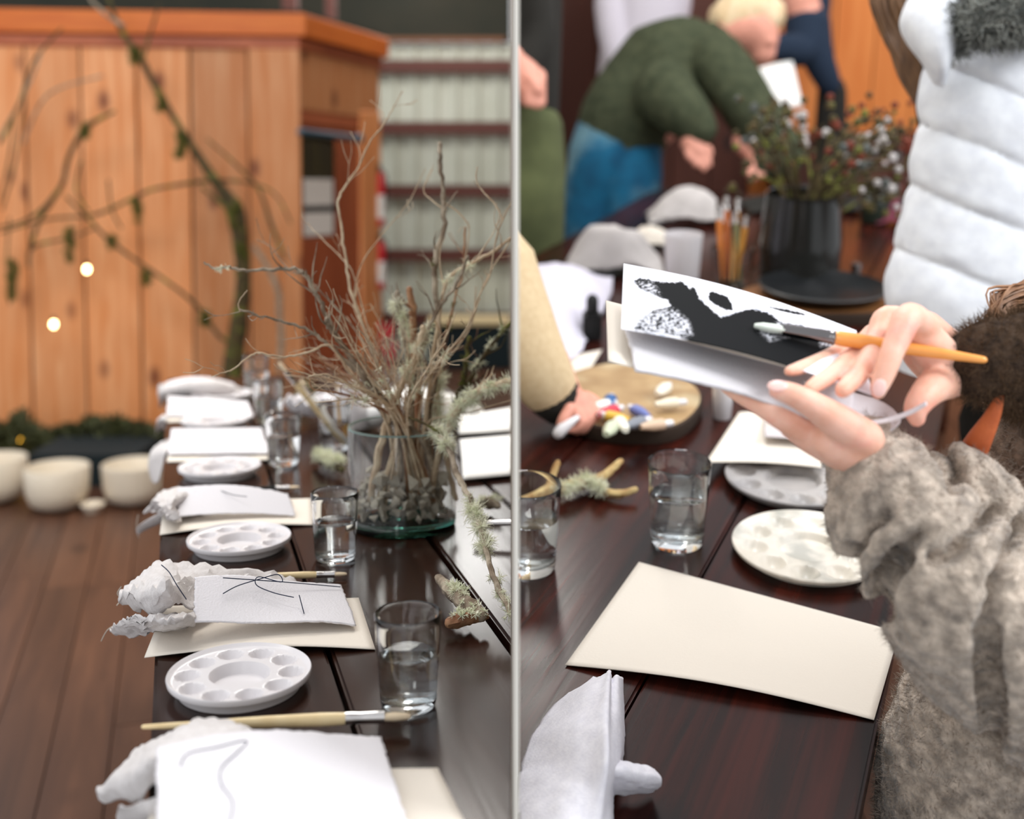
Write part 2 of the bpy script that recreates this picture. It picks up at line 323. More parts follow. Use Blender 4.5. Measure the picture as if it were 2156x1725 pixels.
# ------------------------------------------------------------------ partition added between the rooms to keep views and light apart
bm = bmesh.new(); box(bm, (0.0025, 4.70, 1.7), 0.003, 7.8, 3.7)
wp = ob('wall_partition', bm, m_part, kind='structure', smooth=False)
for x in (.0005, .0045): bm = bmesh.new(); box(bm, (x, 4.705, 1.7), .001, 7.79, 3.69); ob('added_facing', bm, m_facing if x < .002 else m_part, parent=wp, smooth=False)  # facings added to tune table glare and bounced light
# ------------------------------------------------------------------ floor of boards
bm = bmesh.new(); box(bm, (-2.2, 4.6, -0.03), 4.4, 9.0, 0.02)
floor = ob('floor', bm, m_groove, kind='structure', smooth=False, base=(0, 0, 0))
w = 0.127; k0 = -24; me = None
for k in range(k0, 30):
    s = -0.6 + random.uniform(0, .5)
    while s < 8.8:
        ln = random.choice((1.8, 2.4, 3.0)); t = k*w
        c0 = O + AX*(s+ln/2) + BX*(t+w/2); s += ln
        if c0.x > 0.3 or c0.x < -4.6 or c0.y < 0.4 or c0.y > 9.2: continue
        bm = bmesh.new(); box(bm, (c0.x, c0.y, -0.01), w-0.003, ln-0.003, 0.02, ax=(BX, AX, Z)); clip(bm, L)
        if len(bm.verts) == 0: bm.free(); continue
        # grain runs along the board: keep the board's own frame
        o = ob('floorboard', bm, m_floor, parent=floor, smooth=False)
        rot = Matrix.Rotation(LANG, 4, 'Z'); o.data.transform(rot.inverted() @ Matrix.Translation(-Vector((c0.x, c0.y, 0)))); o.matrix_local = Matrix.Translation((c0.x, c0.y, 0)) @ rot
# ------------------------------------------------------------------ timber booth: front wall, side wall, fascia
A0 = L.Y(-70, 500, 5.38); B0 = L.Y(630, 500, 5.55); C0 = L.Y(800, 500, 6.4)
A0.z = B0.z = C0.z = 0
fd = (B0-A0).normalized(); fn = Vector((fd.y, -fd.x, 0)); sd = (C0-B0).normalized(); sn = Vector((sd.y, -sd.x, 0))
ztop = L.P(300, 25, A0, fn).z; zfb = L.P(300, 74, A0, fn).z; zsh = L.P(300, 100, A0, fn).z
bm = bmesh.new(); box(bm, (A0+B0)/2 - fn*0.05 + Z*(ztop/2), (B0-A0).length, 0.06, ztop-.02, ax=(fd, -fn, Z))
wall_b = ob('wall_booth', bm, m_groove, kind='structure', smooth=False, base=(0, 0, 0))
def board(parent, p, q, z0, z1, th, n, m, name='plank', off=0.0, along=None):
    """upright board between floor points p and q, its back on the wall line"""
    d = (q-p); ln = d.length; d = d/ln; c = (p+q)/2 + n*(th/2+off); zc = (z0+z1)/2
    bm = bmesh.new(); box(bm, (0, 0, 0), ln, th, z1-z0)
    if parent: BASE['_t'] = BASE[parent.name]
    o = ob(name, bm, m, parent=None, smooth=False, base=(0, 0, 0))
    fr = Matrix((d, -n, Z)).transposed().to_4x4(); fr.translation = Vector((c.x, c.y, zc))
    bv = o.modifiers.new('bevel', 'BEVEL'); bv.width = 0.004; bv.segments = 1
    if parent: o.parent = parent; fr.translation -= BASE[parent.name]; o.matrix_local = fr
    else: o.matrix_world = fr
    BASE[o.name] = Vector((c.x, c.y, zc)); return o
edges = [-70, 60, 176, 293, 405, 526]
for i in range(5):
    p = L.P(edges[i]+2, 480, A0, fn); q = L.P(edges[i+1]-2, 480, A0, fn); p.z = q.z = 0
    board(wall_b, p, q, 0.0, zsh+.03, random.uniform(.018, .026), fn, m_orange, off=-.02)
p = L.P(528, 480, A0, fn); q = B0.copy(); p.z = 0
board(wall_b, p, q+fd*.012, 0, zsh+.03, .03, fn, m_orange, name='corner_board', off=-.012)
bm = bmesh.new(); box(bm, (B0+C0)/2 - sn*0.05 + Z*(ztop/2), (C0-B0).length, 0.06, ztop-.02, ax=(sd, -sn, Z))
wall_s = ob('wall_booth_side', bm, m_groove, kind='structure', smooth=False, base=(0, 0, 0))
def sidept(x): p = L.P(x, 480, B0, sn); p.z = 0; return p
zs = lambda x, y: L.P(x, y, B0, sn).z
board(wall_s, B0+sd*.012, sidept(797), zs(700, 240), ztop-.05, .022, sn, m_orange, name='header_panel', off=-.012)
board(wall_s, sidept(757), sidept(797), 0, zs(776, 236), .03, sn, m_orange, name='post_board', off=-.012)
board(wall_s, B0+sd*.012, sidept(757), zs(700, 268), zs(700, 240)+.005, .02, sn, m_door, name='lintel', off=-.014)
# fascia: front and side boards with a shadow board under
for (p, q, n, nm) in ((A0, B0+fd*.045, fn, 'wall_booth'), (B0, C0+sd*.03, sn, 'wall_booth_side')):
    par = wall_b if nm == 'wall_booth' else wall_s
    board(par, p, q, zfb, ztop, .05, n, m_fascia, name='fascia_board', off=.0)
    board(par, p, q-(q-p).normalized()*.03, zsh, zfb, .022, n, m_door, name='fascia_underboard', off=.0)
bm = bmesh.new(); prism(bm, [A0+Z*(ztop-.005)+fn*.04, B0+Z*(ztop-.005)+(fn+sn).normalized()*.05, C0+Z*(ztop-.005)+sn*.04, C0+Z*(ztop-.005)-fn*-.0+Vector((-2.6, .2, 0))], Z*.02)
ob('roof_booth', bm, m_darkroof, kind='structure', smooth=False)
# door with a glazed light, papers taped on, closer bar
dp0, dp1 = B0+sd*.012, sidept(757); zt = zs(700, 268)
door = thing('door_1', (dp0+dp1)/2, None, None, kind='structure')
gx0, gx1 = sidept(637), sidept(712); gz1 = zs(675, 282); gz0 = zs(675, 500)
for nm, p, q, z0, z1 in (('bottom_panel', dp0, dp1, 0.01, gz0), ('top_rail', dp0, dp1, gz1, zt-.004), ('hinge_stile', dp0, gx0, gz0, gz1), ('lock_stile', gx1, dp1, gz0, gz1)):
    board(door, p, q, z0, z1, .03, sn, m_door, name=nm, off=-.03)
board(door, gx0, gx1, gz0, gz1, .005, sn, mat('door_pane', (70, 66, 30), (34, 32, 20), rough=.08, scale=7, stretch=(3, 3, .3)), name='pane', off=-.02)
board(door, sidept(638), sidept(712), zs(675, 445), zs(675, 432), .012, sn, m_black, name='muntin', off=-.012)
def pquad(y0, y1, label):
    o = board(None, sidept(640), sidept(703), zs(670, y1), zs(670, y0), .002, sn, m_white, name='paper_notice', off=-.004)
    props(o, label, 'paper'); return o
pquad(377, 434, 'blank white paper taped to upper part of the door window')
pquad(447, 496, 'blank white paper taped to lower part of the door window')
bm = bmesh.new(); e1 = L.P(632, 278, B0+sn*.06, sn); e2 = L.P(752, 292, B0+sn*.06, sn)
tube(bm, [e1, e2], .018, 8); ball(bm, e2+sn*.01, .026)
ob('door_closer', bm, mat('blue_grey_metal', (70, 98, 116), rough=.4, metal=.4), label='blue grey closer bar across the top of the booth door', cat='door closer')
# ------------------------------------------------------------------ corrugated metal wall with girts
YM = 8.2; zb = L.Y(900, 92, YM).z; x0 = -2.2
bm = bmesh.new(); prof = []; x = x0; pitch = 0.148
while x < 0.0:
    prof += [(x, 0), (x+.012, -.03), (x+.034, -.03), (x+.046, 0)]; x += pitch
prof = [(min(x, -.0015), y) for x, y in prof]+[(-.001, 0)]
va = [bm.verts.new((x, YM+y, 0)) for x, y in prof]; vb = [bm.verts.new((x, YM+y, zb)) for x, y in prof]
for i in range(len(prof)-1): bm.faces.new([va[i], va[i+1], vb[i+1], vb[i]])
wall_m = ob('wall_back', bm, m_metal, kind='structure', smooth=False, base=(0, YM, 0), solid=.004)
for y in (140, 270, 402, 537, 671):
    zc = L.Y(900, y, YM-.06).z; bm = bmesh.new(); box(bm, (x0/2-.002, YM-.07, zc), -x0, .05, .088); ob('girt', bm, m_maroon, parent=wall_m, smooth=False)
bm = bmesh.new(); box(bm, (-2.2, YM, (zb+4.6)/2), 4.38, .08, 4.6-zb-.02)
for hx in (-0.1, -0.78):
    pass
wu = ob('wall_upper', bm, m_darkroof, kind='structure', smooth=False)
bm = bmesh.new(); box(bm, (-1.2, YM-.06, zb+.02), 2.3, .04, .03); ob('trim_1', bm, mat('copper_trim', (120, 70, 30), rough=.5), kind='structure', smooth=False)
for px, wd in ((612, .085), (697, .06)):
    p = L.Y(px, 40, 6.9); bm = bmesh.new(); box(bm, (p.x, p.y, (ztop+3.2)/2), wd, wd, 3.2-ztop)
    props(ob('roof_post', bm, m_maroon, smooth=False), 'maroon roof post above the booth corner' if px == 612 else 'slim maroon roof post right of the booth corner', 'post')
bm = bmesh.new(); box(bm, (-.29, 7.86, .16), .56, .3, .3); bb = ob('dark_bench', bm, m_teal, label='dark bench at the foot of the metal wall behind the vase', cat='bench', smooth=False)
bm = bmesh.new(); box(bm, (-.29, 7.86, .325), .56, .34, .03); ob('bench_seat', bm, m_birch, parent=bb, smooth=False)
# fire extinguishers on the post
def extinguisher(px, y0, y1, label, base_px):
    p = L.Y(px, y1, 6.36); top = L.Y(px, y0, 6.36); r = 10.5/2400*L.depth(p); h = top.z-p.z
    t = thing('fire_extinguisher', p, label, 'fire extinguisher', group=None)
    bm = bmesh.new(); lathe(bm, [(r*.9, 0), (r, .01), (r, h*.72), (r*.8, h*.82), (r*.4, h*.87)], 20, p); ob('cylinder', bm, m_red, parent=t)
    bm = bmesh.new(); lathe(bm, [(r*1.01, h*.12), (r*1.02, h*.12), (r*1.02, h*.5), (r*1.01, h*.5)], 20, p, closed=True); ob('label_band', bm, m_white, parent=t)
    bm = bmesh.new(); tube(bm, [p+Z*h*.85, p+Z*h*.97], r*.33, 8); box(bm, p+Z*h*.96-Vector((0, .02, 0)), r*.5, .07, .012); ob('valve', bm, m_black, parent=t)
    bm = bmesh.new(); tube(bm, [p+Z*h*.9+X*r*.3, p+Z*h*.8+X*r*1.25, p+Z*h*.45+X*r*1.25], .006, 6, smooth=4); ob('hose', bm, m_black, parent=t)
extinguisher(800, 345, 476, 'upper red fire extinguisher with white label hung on the booth post', None)
extinguisher(801, 492, 608, 'lower red fire extinguisher with white label hung on the booth post', None)
bm = bmesh.new()
for i in range(9): c = L.Y(random.uniform(795, 832), random.uniform(680, 750), 6.1); ball(bm, c, .02, .02, .028, 8)
c = L.Y(812, 715, 6.1); tube(bm, [L.Y(812, 690, 6.1), L.Y(800, 720, 6.1), L.Y(822, 760, 6.1), L.Y(815, 870, 6.1)], .008, 6, smooth=3)
bm.verts.ensure_lookup_table(); ob('red_flower_stem', bm, mat('red_petal', (196, 40, 56), rough=.7), label='stem of red blossoms standing behind the twigs beside the booth post', cat='flowers')
# ------------------------------------------------------------------ mossy branch arrangement on the booth wall
YB = 5.2
tree = thing('mossy_branch', L.Y(495, 905, YB), 'large dark mossy branch leaning against the orange timber wall', 'branch')
def ytube(bm, pts, seg=8, sm=5, Yd=YB): tube(bm, [L.Y(x, y, Yd+(p[0] if p else 0)) for x, y, r, *p in pts], [r*1.12/2400*5.2 for x, y, r, *p in pts], seg, smooth=sm, jag=.08)
bm = bmesh.new(); ytube(bm, [(492, 912, 17), (490, 780, 20), (503, 680, 17), (512, 590, 14), (506, 520, 14), (497, 450, 18), (470, 405, 12), (440, 362, 9), (405, 310, 7), (370, 255, 6), (330, 190, 6), (300, 130, 6), (262, 75, 5), (238, 25, 4), (222, -20, 3)], 10); ob('trunk', bm, m_barkdark, parent=tree)
thin = [[(500, 455, 5), (455, 420, 3), (425, 395, 2.5)], [(440, 380, 4), (330, 397, 3), (285, 415, 3), (200, 452, 3), (100, 462, 2.5), (0, 490, 2)], [(440, 380, 3.5), (520, 384, 2.5), (580, 410, 2), (612, 470, 2)], [(600, 545, 3), (570, 470, 4), (545, 400, 3), (500, 350, 2.5), (437, 294, 2)],
        [(505, 700, 5), (470, 715, 4), (410, 640, 4), (340, 585, 3), (240, 515, 3.5), (180, 455, 3), (140, 415, 2.5)], [(240, 235, 2.5), (180, 270, 4.5), (145, 330, 4), (130, 390, 4), (85, 460, 4), (65, 520, 3)], [(300, 130, 3), (315, 75, 2.5), (335, 10, 2)],
        [(260, 55, 4), (210, 20, 3), (180, -20, 2)], [(130, 390, 3), (90, 440, 3.5), (40, 470, 2.5), (-20, 480, 2)], [(0, 300, 3), (40, 220, 3), (70, 130, 2.5), (130, 60, 2)], [(20, 460, 2), (15, 540, 2), (20, 640, 2)], [(588, 660, 6), (585, 610, 6), (562, 560, 5), (535, 520, 4)],
        [(588, 780, 6), (592, 720, 6), (588, 650, 5)], [(60, 150, 2), (45, 260, 2), (30, 350, 2), (5, 440, 2)], [(200, 480, 2), (150, 500, 2), (70, 520, 3), (60, 560, 3)], [(185, 445, 2), (160, 400, 2), (170, 340, 2)], [(255, 480, 2), (235, 440, 2), (228, 380, 2)], [(215, 160, 2), (100, 200, 2), (50, 300, 2)], [(90, 100, 2), (60, 180, 2.4), (0, 290, 2.6)], [(30, 235, 2), (20, 330, 2), (0, 420, 2)]]
for pts in thin: bm = bmesh.new(); ytube(bm, pts, 6, Yd=YB-.03); ob('branch', bm, m_barkdark if random.random() < .6 else m_bark, parent=tree)
bm = bmesh.new()
for (x, y, h, n) in ((380, 305, 30, 260), (287, 440, 22, 180), (147, 510, 34, 220), (25, 585, 40, 320), (310, 580, 16, 110), (430, 680, 26, 220), (495, 450, 26, 300), (510, 520, 14, 160), (180, 270, 14, 120), (285, 110, 18, 180), (340, 210, 14, 120), (235, 505, 12, 80)):
    for k in range(10): tuft(bm, L.Y(x+random.uniform(-5, 5), y+random.uniform(-h, h), YB-.03), .028, n//4, up=-1.5, w=.0013)
ob('moss', bm, m_moss, parent=tree, kind='stuff')
# fairy bulbs on the wall, and on the garland
m_bulb = emit('warm_bulb', (255, 226, 160), 14); m_bulb2 = emit('amber_bulb', (255, 190, 60), 9)
def bulb(x, y, Yd, r, m, label):
    p = L.Y(x, y, Yd); bm = bmesh.new(); ball(bm, p, r, r, r*1.35, 10); o = ob('fairy_bulb', bm, m, label=label, cat='light bulb')
    bm = bmesh.new(); tube(bm, [p+Z*r*1.2, p+Z*r*2.4], r*.5, 8); ob('socket', bm, m_black, parent=o)
bulb(183, 567, 5.22, .013, m_bulb, 'lit fairy bulb hanging on the orange wall, upper of two')
bulb(113, 683, 5.22, .013, m_bulb, 'lit fairy bulb hanging on the orange wall, lower of two')
bulb(130, 955, 5.0, .010, m_bulb2, 'amber fairy bulb glowing against the dark teal cloth')
bulb(41, 971, 5.0, .011, m_bulb2, 'brightest amber fairy bulb over the rim of the white bowl at the frame edge')
bulb(47, 964, 4.95, .009, m_bulb2, 'amber fairy bulb close behind the brightest one')
bulb(58, 974, 4.95, .006, m_bulb2, 'dim amber fairy bulb right of the brightest one')
bulb(42, 925, 5.0, .006, m_bulb2, 'dim amber fairy bulb inside the evergreen garland')
# garland at the foot of the wall, dark cloth covered platform
bm = bmesh.new()
def gtop(x): return 930 + 16*sin(x*.021) - (44 if x < 75 else 0)*max(0, 1-abs(x-50)/45) + 8*noise.noise(Vector((x*.05, 0, 0)))
for i in range(4200):
    x = random.uniform(-40, 345); y = random.uniform(gtop(x)-30, 962); p = L.Y(x, y, 5.2+random.uniform(-.25, .1)); d = Vector((random.gauss(0, 1), random.gauss(0, 1)-.5, random.gauss(0, 1)+.2)).normalized(); s = d.orthogonal().normalized()*.008; l = .05
    v = [bm.verts.new(p-s*.3), bm.verts.new(p+d*l*.5+s), bm.verts.new(p+d*l), bm.verts.new(p+d*l*.5-s)]; bm.faces.new(v)
gar = thing('evergreen_garland', L.Y(150, 960, 5.2), 'dark evergreen garland lying along the foot of the orange wall', 'garland')
ob('foliage', bm, m_leaf, parent=gar, kind='stuff')
bm = bmesh.new(); tube(bm, [L.Y(-60, 950, 5.25), L.Y(80, 940, 5.25), L.Y(220, 948, 5.25), L.Y(350, 952, 5.25)], .035, 8, smooth=4); ob('stem', bm, m_barkdark, parent=gar)
p0, p1 = L.G(60, 1026, 0), L.G(288, 1026, 0); pz = .14
bm = bmesh.new(); q = Vector((0, .55, 0)); prism(bm, [p0, p1, p1+q, p0+q], Z*.135)
ob('low_platform', bm, m_teal, label='low platform under dark teal cloth behind the white bowls', cat='platform', smooth=False)
# ------------------------------------------------------------------ white singing bowls
def bowl(px, py, wpx, hpx, label):
    c = L.G(px, py, 0); d = L.depth(c); r = wpx/2/2400*d; h = hpx/2400*d
    bm = bmesh.new(); prof = [(r*.35, .0), (r*.62, .012), (r*.84, h*.16), (r*.96, h*.42), (r, h*.98), (r*.975, h), (r*.95, h*.98), (r*.91, h*.42), (r*.78, h*.2), (r*.5, .03), (0, .024)]
    lathe(bm, prof, 48, c); ob('singing_bowl', bm, m_bowl, label=label, cat='bowl', group='white singing bowls on the floor')
bowl(122, 1072, 132, 92, 'white singing bowl on the floor, middle of three')
bowl(284, 1060, 132, 86, 'white singing bowl on the floor next to the table edge')
bowl(-8, 1056, 128, 94, 'white singing bowl cut by the frame edge')
bm = bmesh.new(); c = L.G(196, 1078, 0); r = .045; lathe(bm, [(r*.6, 0), (r, .03), (r*.96, .034), (r*.9, .03), (r*.5, .006)], 24, c); ob('small_dish', bm, m_bowl, label='small white dish on the floor between two singing bowls', cat='dish')
# ------------------------------------------------------------------ the long dark table
tE = [0, TT(650, 1245), TT(988, 1245)]; tR = TT(1032, 880); pw = (tR-tE[2])/2; tE += [tE[2]+pw, tR]
s0 = -1.35; s1 = SS(560, 789)
tab = thing('painting_table', Vector((O.x, O.y, 0))+AX*.6+BX*.3, 'long dark stained plank table set out for painting beside the orange wall', 'table')
FRL = Matrix((BX, AX, Z)).transposed().to_4x4()
def tplank(parent, t0, t1, z, th, sa, sb, m, name, room, o0, frm, A, B):
    c = o0 + A*((sa+sb)/2) + B*((t0+t1)/2); c.z = z-th/2
    bm = bmesh.new(); box(bm, c, t1-t0, sb-sa, th, ax=(B, A, Z)); bmesh.ops.bevel(bm, geom=bm.edges[:], offset=.003, segments=2, affect='EDGES'); clip(bm, room)
    if len(bm.verts) < 4: bm.free(); return
    o = ob(name, bm, m, parent=parent, smooth=False); f = frm.copy(); f.translation = c - BASE[parent.name]
    o.data.transform(f.inverted()); o.matrix_local = f; return o
for i in range(4):
    g = (.002, .0025, .004, .002)[i]; g2 = (.0025, .004, .002, .002)[i]
    tplank(tab, tE[i]+g, tE[i+1]-g2, TZ, .035, s0, s1, m_table, 'plank', L, O, FRL, AX, BX)
tplank(tab, .01, tR-.01, TZ-.03, .012, s0+.02, s1-.02, m_groove, 'underboard', L, O, FRL, AX, BX)
tplank(tab, .03, .055, TZ-.04, .08, s0+.05, s1-.05, m_table, 'apron', L, O, FRL, AX, BX)
for s in (s1-.12, 0.1): tplank(tab, .04, .12, TZ-.04, TZ-.042, s, s+.08, m_table, 'leg', L, O, FRL, AX, BX)
# ------------------------------------------------------------------ palettes
def palette_mesh(R0, H=.016):
    bm = bmesh.new(); NR, NT = 44, 120; V = []
    def hz(x, y):
        r = hypot(x, y); z = H*.8
        c = max(0, min(1, (.43-r)/.07)); c = c*c*(3-2*c); z -= H*.62*c
        k = 2*pi/10; th = atan2(y, x); tm = round(th/k)*k; d = hypot(x-.725*cos(tm), y-.725*sin(tm))
        if d < .175: q = 1-(d/.175)**2; z -= H*.75*q**.8
        if r > .93: z += H*.22*((r-.93)/.07)
        return z
    for i in range(NR+1):
        r = i/NR; V.append([bm.verts.new((r*R0*cos(2*pi*k/NT), r*R0*sin(2*pi*k/NT), hz(r*cos(2*pi*k/NT), r*sin(2*pi*k/NT)))) for k in range(NT)] if i else [bm.verts.new((0, 0, hz(0, 0)))])
    V.append([bm.verts.new((1.012*R0*cos(2*pi*k/NT), 1.012*R0*sin(2*pi*k/NT), H*.92)) for k in range(NT)])
    V.append([bm.verts.new((1.0*R0*cos(2*pi*k/NT), 1.0*R0*sin(2*pi*k/NT), H*.68)) for k in range(NT)])
    V.append([bm.verts.new((.9*R0*cos(2*pi*k/NT), .9*R0*sin(2*pi*k/NT), H*.5)) for k in range(NT)])
    V.append([bm.verts.new((.86*R0*cos(2*pi*k/NT), .86*R0*sin(2*pi*k/NT), .0005)) for k in range(NT)])
    for k in range(NT): bm.faces.new([V[0][0], V[1][k], V[1][(k+1) % NT]])
    for i in range(1, len(V)-1):
        for k in range(NT): bm.faces.new([V[i][k], V[i+1][k], V[i+1][(k+1) % NT], V[i][(k+1) % NT]])
    bm.faces.new(V[-1]); return bm
pc = L.G(505, 1447); PR = 148/2400*L.depth(pc)
pal = ob('paint_palette', palette_mesh(PR), m_plastic, base=(0, 0, 0), label='clean white round ten-well palette, the nearest on the left table', cat='palette', group='palettes along the table edge')
pal.matrix_world = Matrix.Translation(pc) @ Matrix.Rotation(.1, 4, 'Z')
for x, y, l in ((504, 1155, 'white round palette behind the linen heap, second nearest on the left table'), (463, 1000, 'white round palette just behind the folded cloth with the frayed knot'), (453, 898, 'white round palette behind the smooth third paper setting'), (468, 842, 'farthest white round palette, half hidden between the two farthest papers')):
    dup(pal, L.G(x, y), L, random.uniform(0, .6), l)
# ------------------------------------------------------------------ water tumblers
def tumbler_proto(Rt, H, level=.56, name='water_glass', label='', room=L, mg=None):
    t = thing(name, (0, 0, 0), label, 'glass', room, group='water tumblers')
    rb = Rt*.83; bt = H*.1
    f = lambda z: rb+(Rt-rb)*z/H
    bm = bmesh.new(); prof = [(0, .0015), (rb*.86, .0005), (rb*.96, .002), (rb, .006)]+[(f(z*H), z*H) for z in (.1, .3, .5, .7, .9, .985)]+[(Rt-.0008, H), (Rt-.0020, H-.0006)]+[(f(z*H)-.0024, z*H) for z in (.96, .8, .6, .4, .22)]+[(f(.15*H)-.004, bt*1.45), (rb*.8, bt*1.08), (rb*.4, bt), (0, bt)]
    lathe(bm, prof, 56); ob('tumbler', bm, mg or m_glass, parent=t)
    bm = bmesh.new(); zl = level*H; e = .0003
    lathe(bm, [(0, bt-e), (rb*.4, bt-e), (rb*.8, bt*1.08-e), (f(.15*H)-.004+e, bt*1.45)]+[(f(z*H)-.0024+e, z*H) for z in (.22, .35, level-.02)]+[(f(zl)-.0024+e, zl+.0012), (f(zl)-.004, zl+.0002), (0, zl)], 56); ob('water', bm, m_water, parent=t)
    return t
g1 = L.G(860, 1487); gd = L.depth(g1); GR = 73/2400*L.depth(L.G(860, 1400, TZ+.05)); GH = .086
tum = tumbler_proto(GR, GH, label='clear water tumbler nearest the camera on the left table'); tum.matrix_world = Matrix.Translation(g1); BASE[tum.name] = Vector((0, 0, 0))
for x, y, l in ((706, 1178, 'clear water tumbler in front of the twig vase, second nearest on the left table'), (597, 978, 'clear water tumbler beside the smooth third paper, with tableware seen through it'), (566, 889, 'clear water tumbler second farthest along the table edge'), (540, 826, 'farthest clear water tumbler standing before the mossy trunk')):
    dup(tum, L.G(x, y), L, random.uniform(0, 1), l)
# glass of brushes
jb = L.G(704, 947); jar = dup(tum, jb, L, .4, 'glass jar holding three paintbrushes beside the vase'); jar.name = 'brush_jar'; jar['category'] = 'jar'; del jar['group']
def brush(pts, r, room, label, hm=None, fr=.22, group=None, base=None, bri=None):
    """pts: handle end ... bristle tip; handle tapers to the end, ferrule, bristles"""
    a, b = Vector(pts[0]), Vector(pts[-1]); v = b-a; ln = v.length; base = a if base is None else base
    t = thing('paintbrush', base, label, 'paintbrush', room, group)
    q = lambda k: a+v*k
    bm = bmesh.new(); tube(bm, [q(0), q(.2), q(.45), q(.66), q(.76)], [r*.32, r*.55, r*.85, r*1.0, r*.85], 12, smooth=4); ob('handle', bm, hm or m_birch, parent=t)
    bm = bmesh.new(); tube(bm, [q(.75), q(.78), q(.80), q(.82), q(.90)], [r*.95, r*.95, r*.85, r*.9, r*1.0], 14, cap=False); ob('ferrule', bm, m_steel, parent=t)
    bm = bmesh.new(); tube(bm, [q(.89), q(.94), q(.985), q(1)], [r*.92, r*1.05, r*.8, r*.45], 12, cap=False, flat=.6, jag=.07); ob('bristles', bm, bri or m_bristle, parent=t); return t
def jbrush(x0, y0, x1, y1, d0, d1, r, l, hm=None):
    a = L.D(x0, y0, L.depth(jb)+d0); b = L.D(x1, y1, L.depth(jb)+d1); brush([a, b], r, L, l, hm)
jbrush(722, 935, 588, 764, .0, -.06, .0055, 'longest pale handled paintbrush leaning out of the glass jar')
jbrush(725, 930, 632, 800, .01, .0, .005, 'shorter white paintbrush beside the longest one in the jar', m_white)
jbrush(718, 925, 710, 812, .02, .03, .0035, 'thin amber handled paintbrush upright in the glass jar', mat('amber_handle', (214, 160, 70), rough=.4))
# paintbrushes on the table
brush([L.G(302, 1531, TZ+.017), L.G(864, 1508, TZ+.012)], .0058, L, 'pale handled paintbrush lying in front of the nearest palette')
brush([L.G(470, 1215, TZ+.012), L.G(730, 1209, TZ+.006)], .0042, L, 'paintbrush lying behind the deckle paper with the loose navy thread')
brush([L.G(430, 1034, TZ+.006), L.G(630, 1026, TZ+.006)], .004, L, 'dark paintbrush lying behind the folded cloth with the frayed knot', m_groove)
# ------------------------------------------------------------------ paper settings
g = lambda x, y, h=.0: L.G(x, y, TZ+h)
def Q(*c): return [L.G(x, y) for x, y in c]
def paper(c, lab, lift=.0015, h=None, m=None, rag=0, name='cream_paper', cat='paper', group=None, th=.0008, nx=26, ny=18, room=L, cl=True):
    bm = bmesh.new(); sheet(bm, c, nx, ny, h, rag, lift)
    if cl: clip(bm, room)
    return ob(name, bm, m or m_paper, room, label=lab, cat=cat, group=group, solid=th)
arch = lambda a: (lambda u, v: a*sin(pi*u)*(.3+.7*v))
G1 = 'cream sheets under the settings'
paper(Q((350, 1630), (922, 1622), (1000, 1780), (285, 1800)), 'cream paper sheet under the nearest setting, cut by the bottom of the frame', group=G1)
paper(Q((346, 1280), (755, 1262), (790, 1371), (304, 1388)), 'cream paper sheet under the deckle paper with loose navy thread', group=G1, h=lambda u, v: .007*v*sin(pi*u))
paper(Q((345, 1062), (655, 1052), (660, 1108), (336, 1129)), 'cream paper sheet under the cloth with the frayed knot', group=G1, h=lambda u, v: .006*v*sin(pi*u))
paper(Q((357, 935), (556, 930), (566, 970), (351, 975)), 'cream paper sheet under the smooth third setting', group=G1)
paper(Q((355, 862), (525, 858), (532, 884), (350, 891)), 'cream paper sheet under the second farthest setting', group=G1)
paper(Q((352, 822), (508, 818), (515, 836), (349, 842)), 'cream paper sheet under the farthest setting', group=G1)
G2 = 'white deckle edged papers'
def dk(c, lab, lift, h, rag=.0016, th=.0016): return paper(c, lab, lift, h, m_deckle, rag, 'deckle_paper', 'paper', G2, th, 70, 40)
d6 = dk([g(328, 1576, .058), g(802, 1546, .02), g(864, 1770, .012), g(332, 1800, .05)], 'nearest white torn-edge paper, running out of the bottom of the frame', 0, lambda u, v: .006*sin(pi*u)+.003*sin(5*u+3*v))
d5 = dk([g(409, 1217, .055), g(718, 1234, .012), g(750, 1320, .007), g(410, 1314, .026)], 'white torn-edge paper with a long loose navy thread on it', 0, lambda u, v: .004*sin(pi*u)+.002*sin(7*u+2*v))
d4 = dk([g(374, 1028, .036), g(606, 1040, .028), g(622, 1087, .006), g(374, 1088, .014)], 'white torn-edge paper above the frayed cloth knot, arched over a cloth', 0, lambda u, v: .008*sin(pi*u)*(1-v*.5))
d3 = dk(Q((361, 928), (550, 926), (568, 962), (354, 964)), 'smooth white torn-edge paper, third from the far end of the table', .006, lambda u, v: .016*(1-v))
d2 = dk(Q((355, 857), (522, 860), (534, 884), (351, 882)), 'white torn-edge paper second from the far end of the table', .006, lambda u, v: .017*(1-v)*(1-.5*u))
d1 = dk(Q((352, 820), (492, 818), (503, 832), (351, 834)), 'farthest white torn-edge paper, lying over a rolled cloth', .008, lambda u, v: .02*(1-v)*sin(pi*(.15+.8*u)))
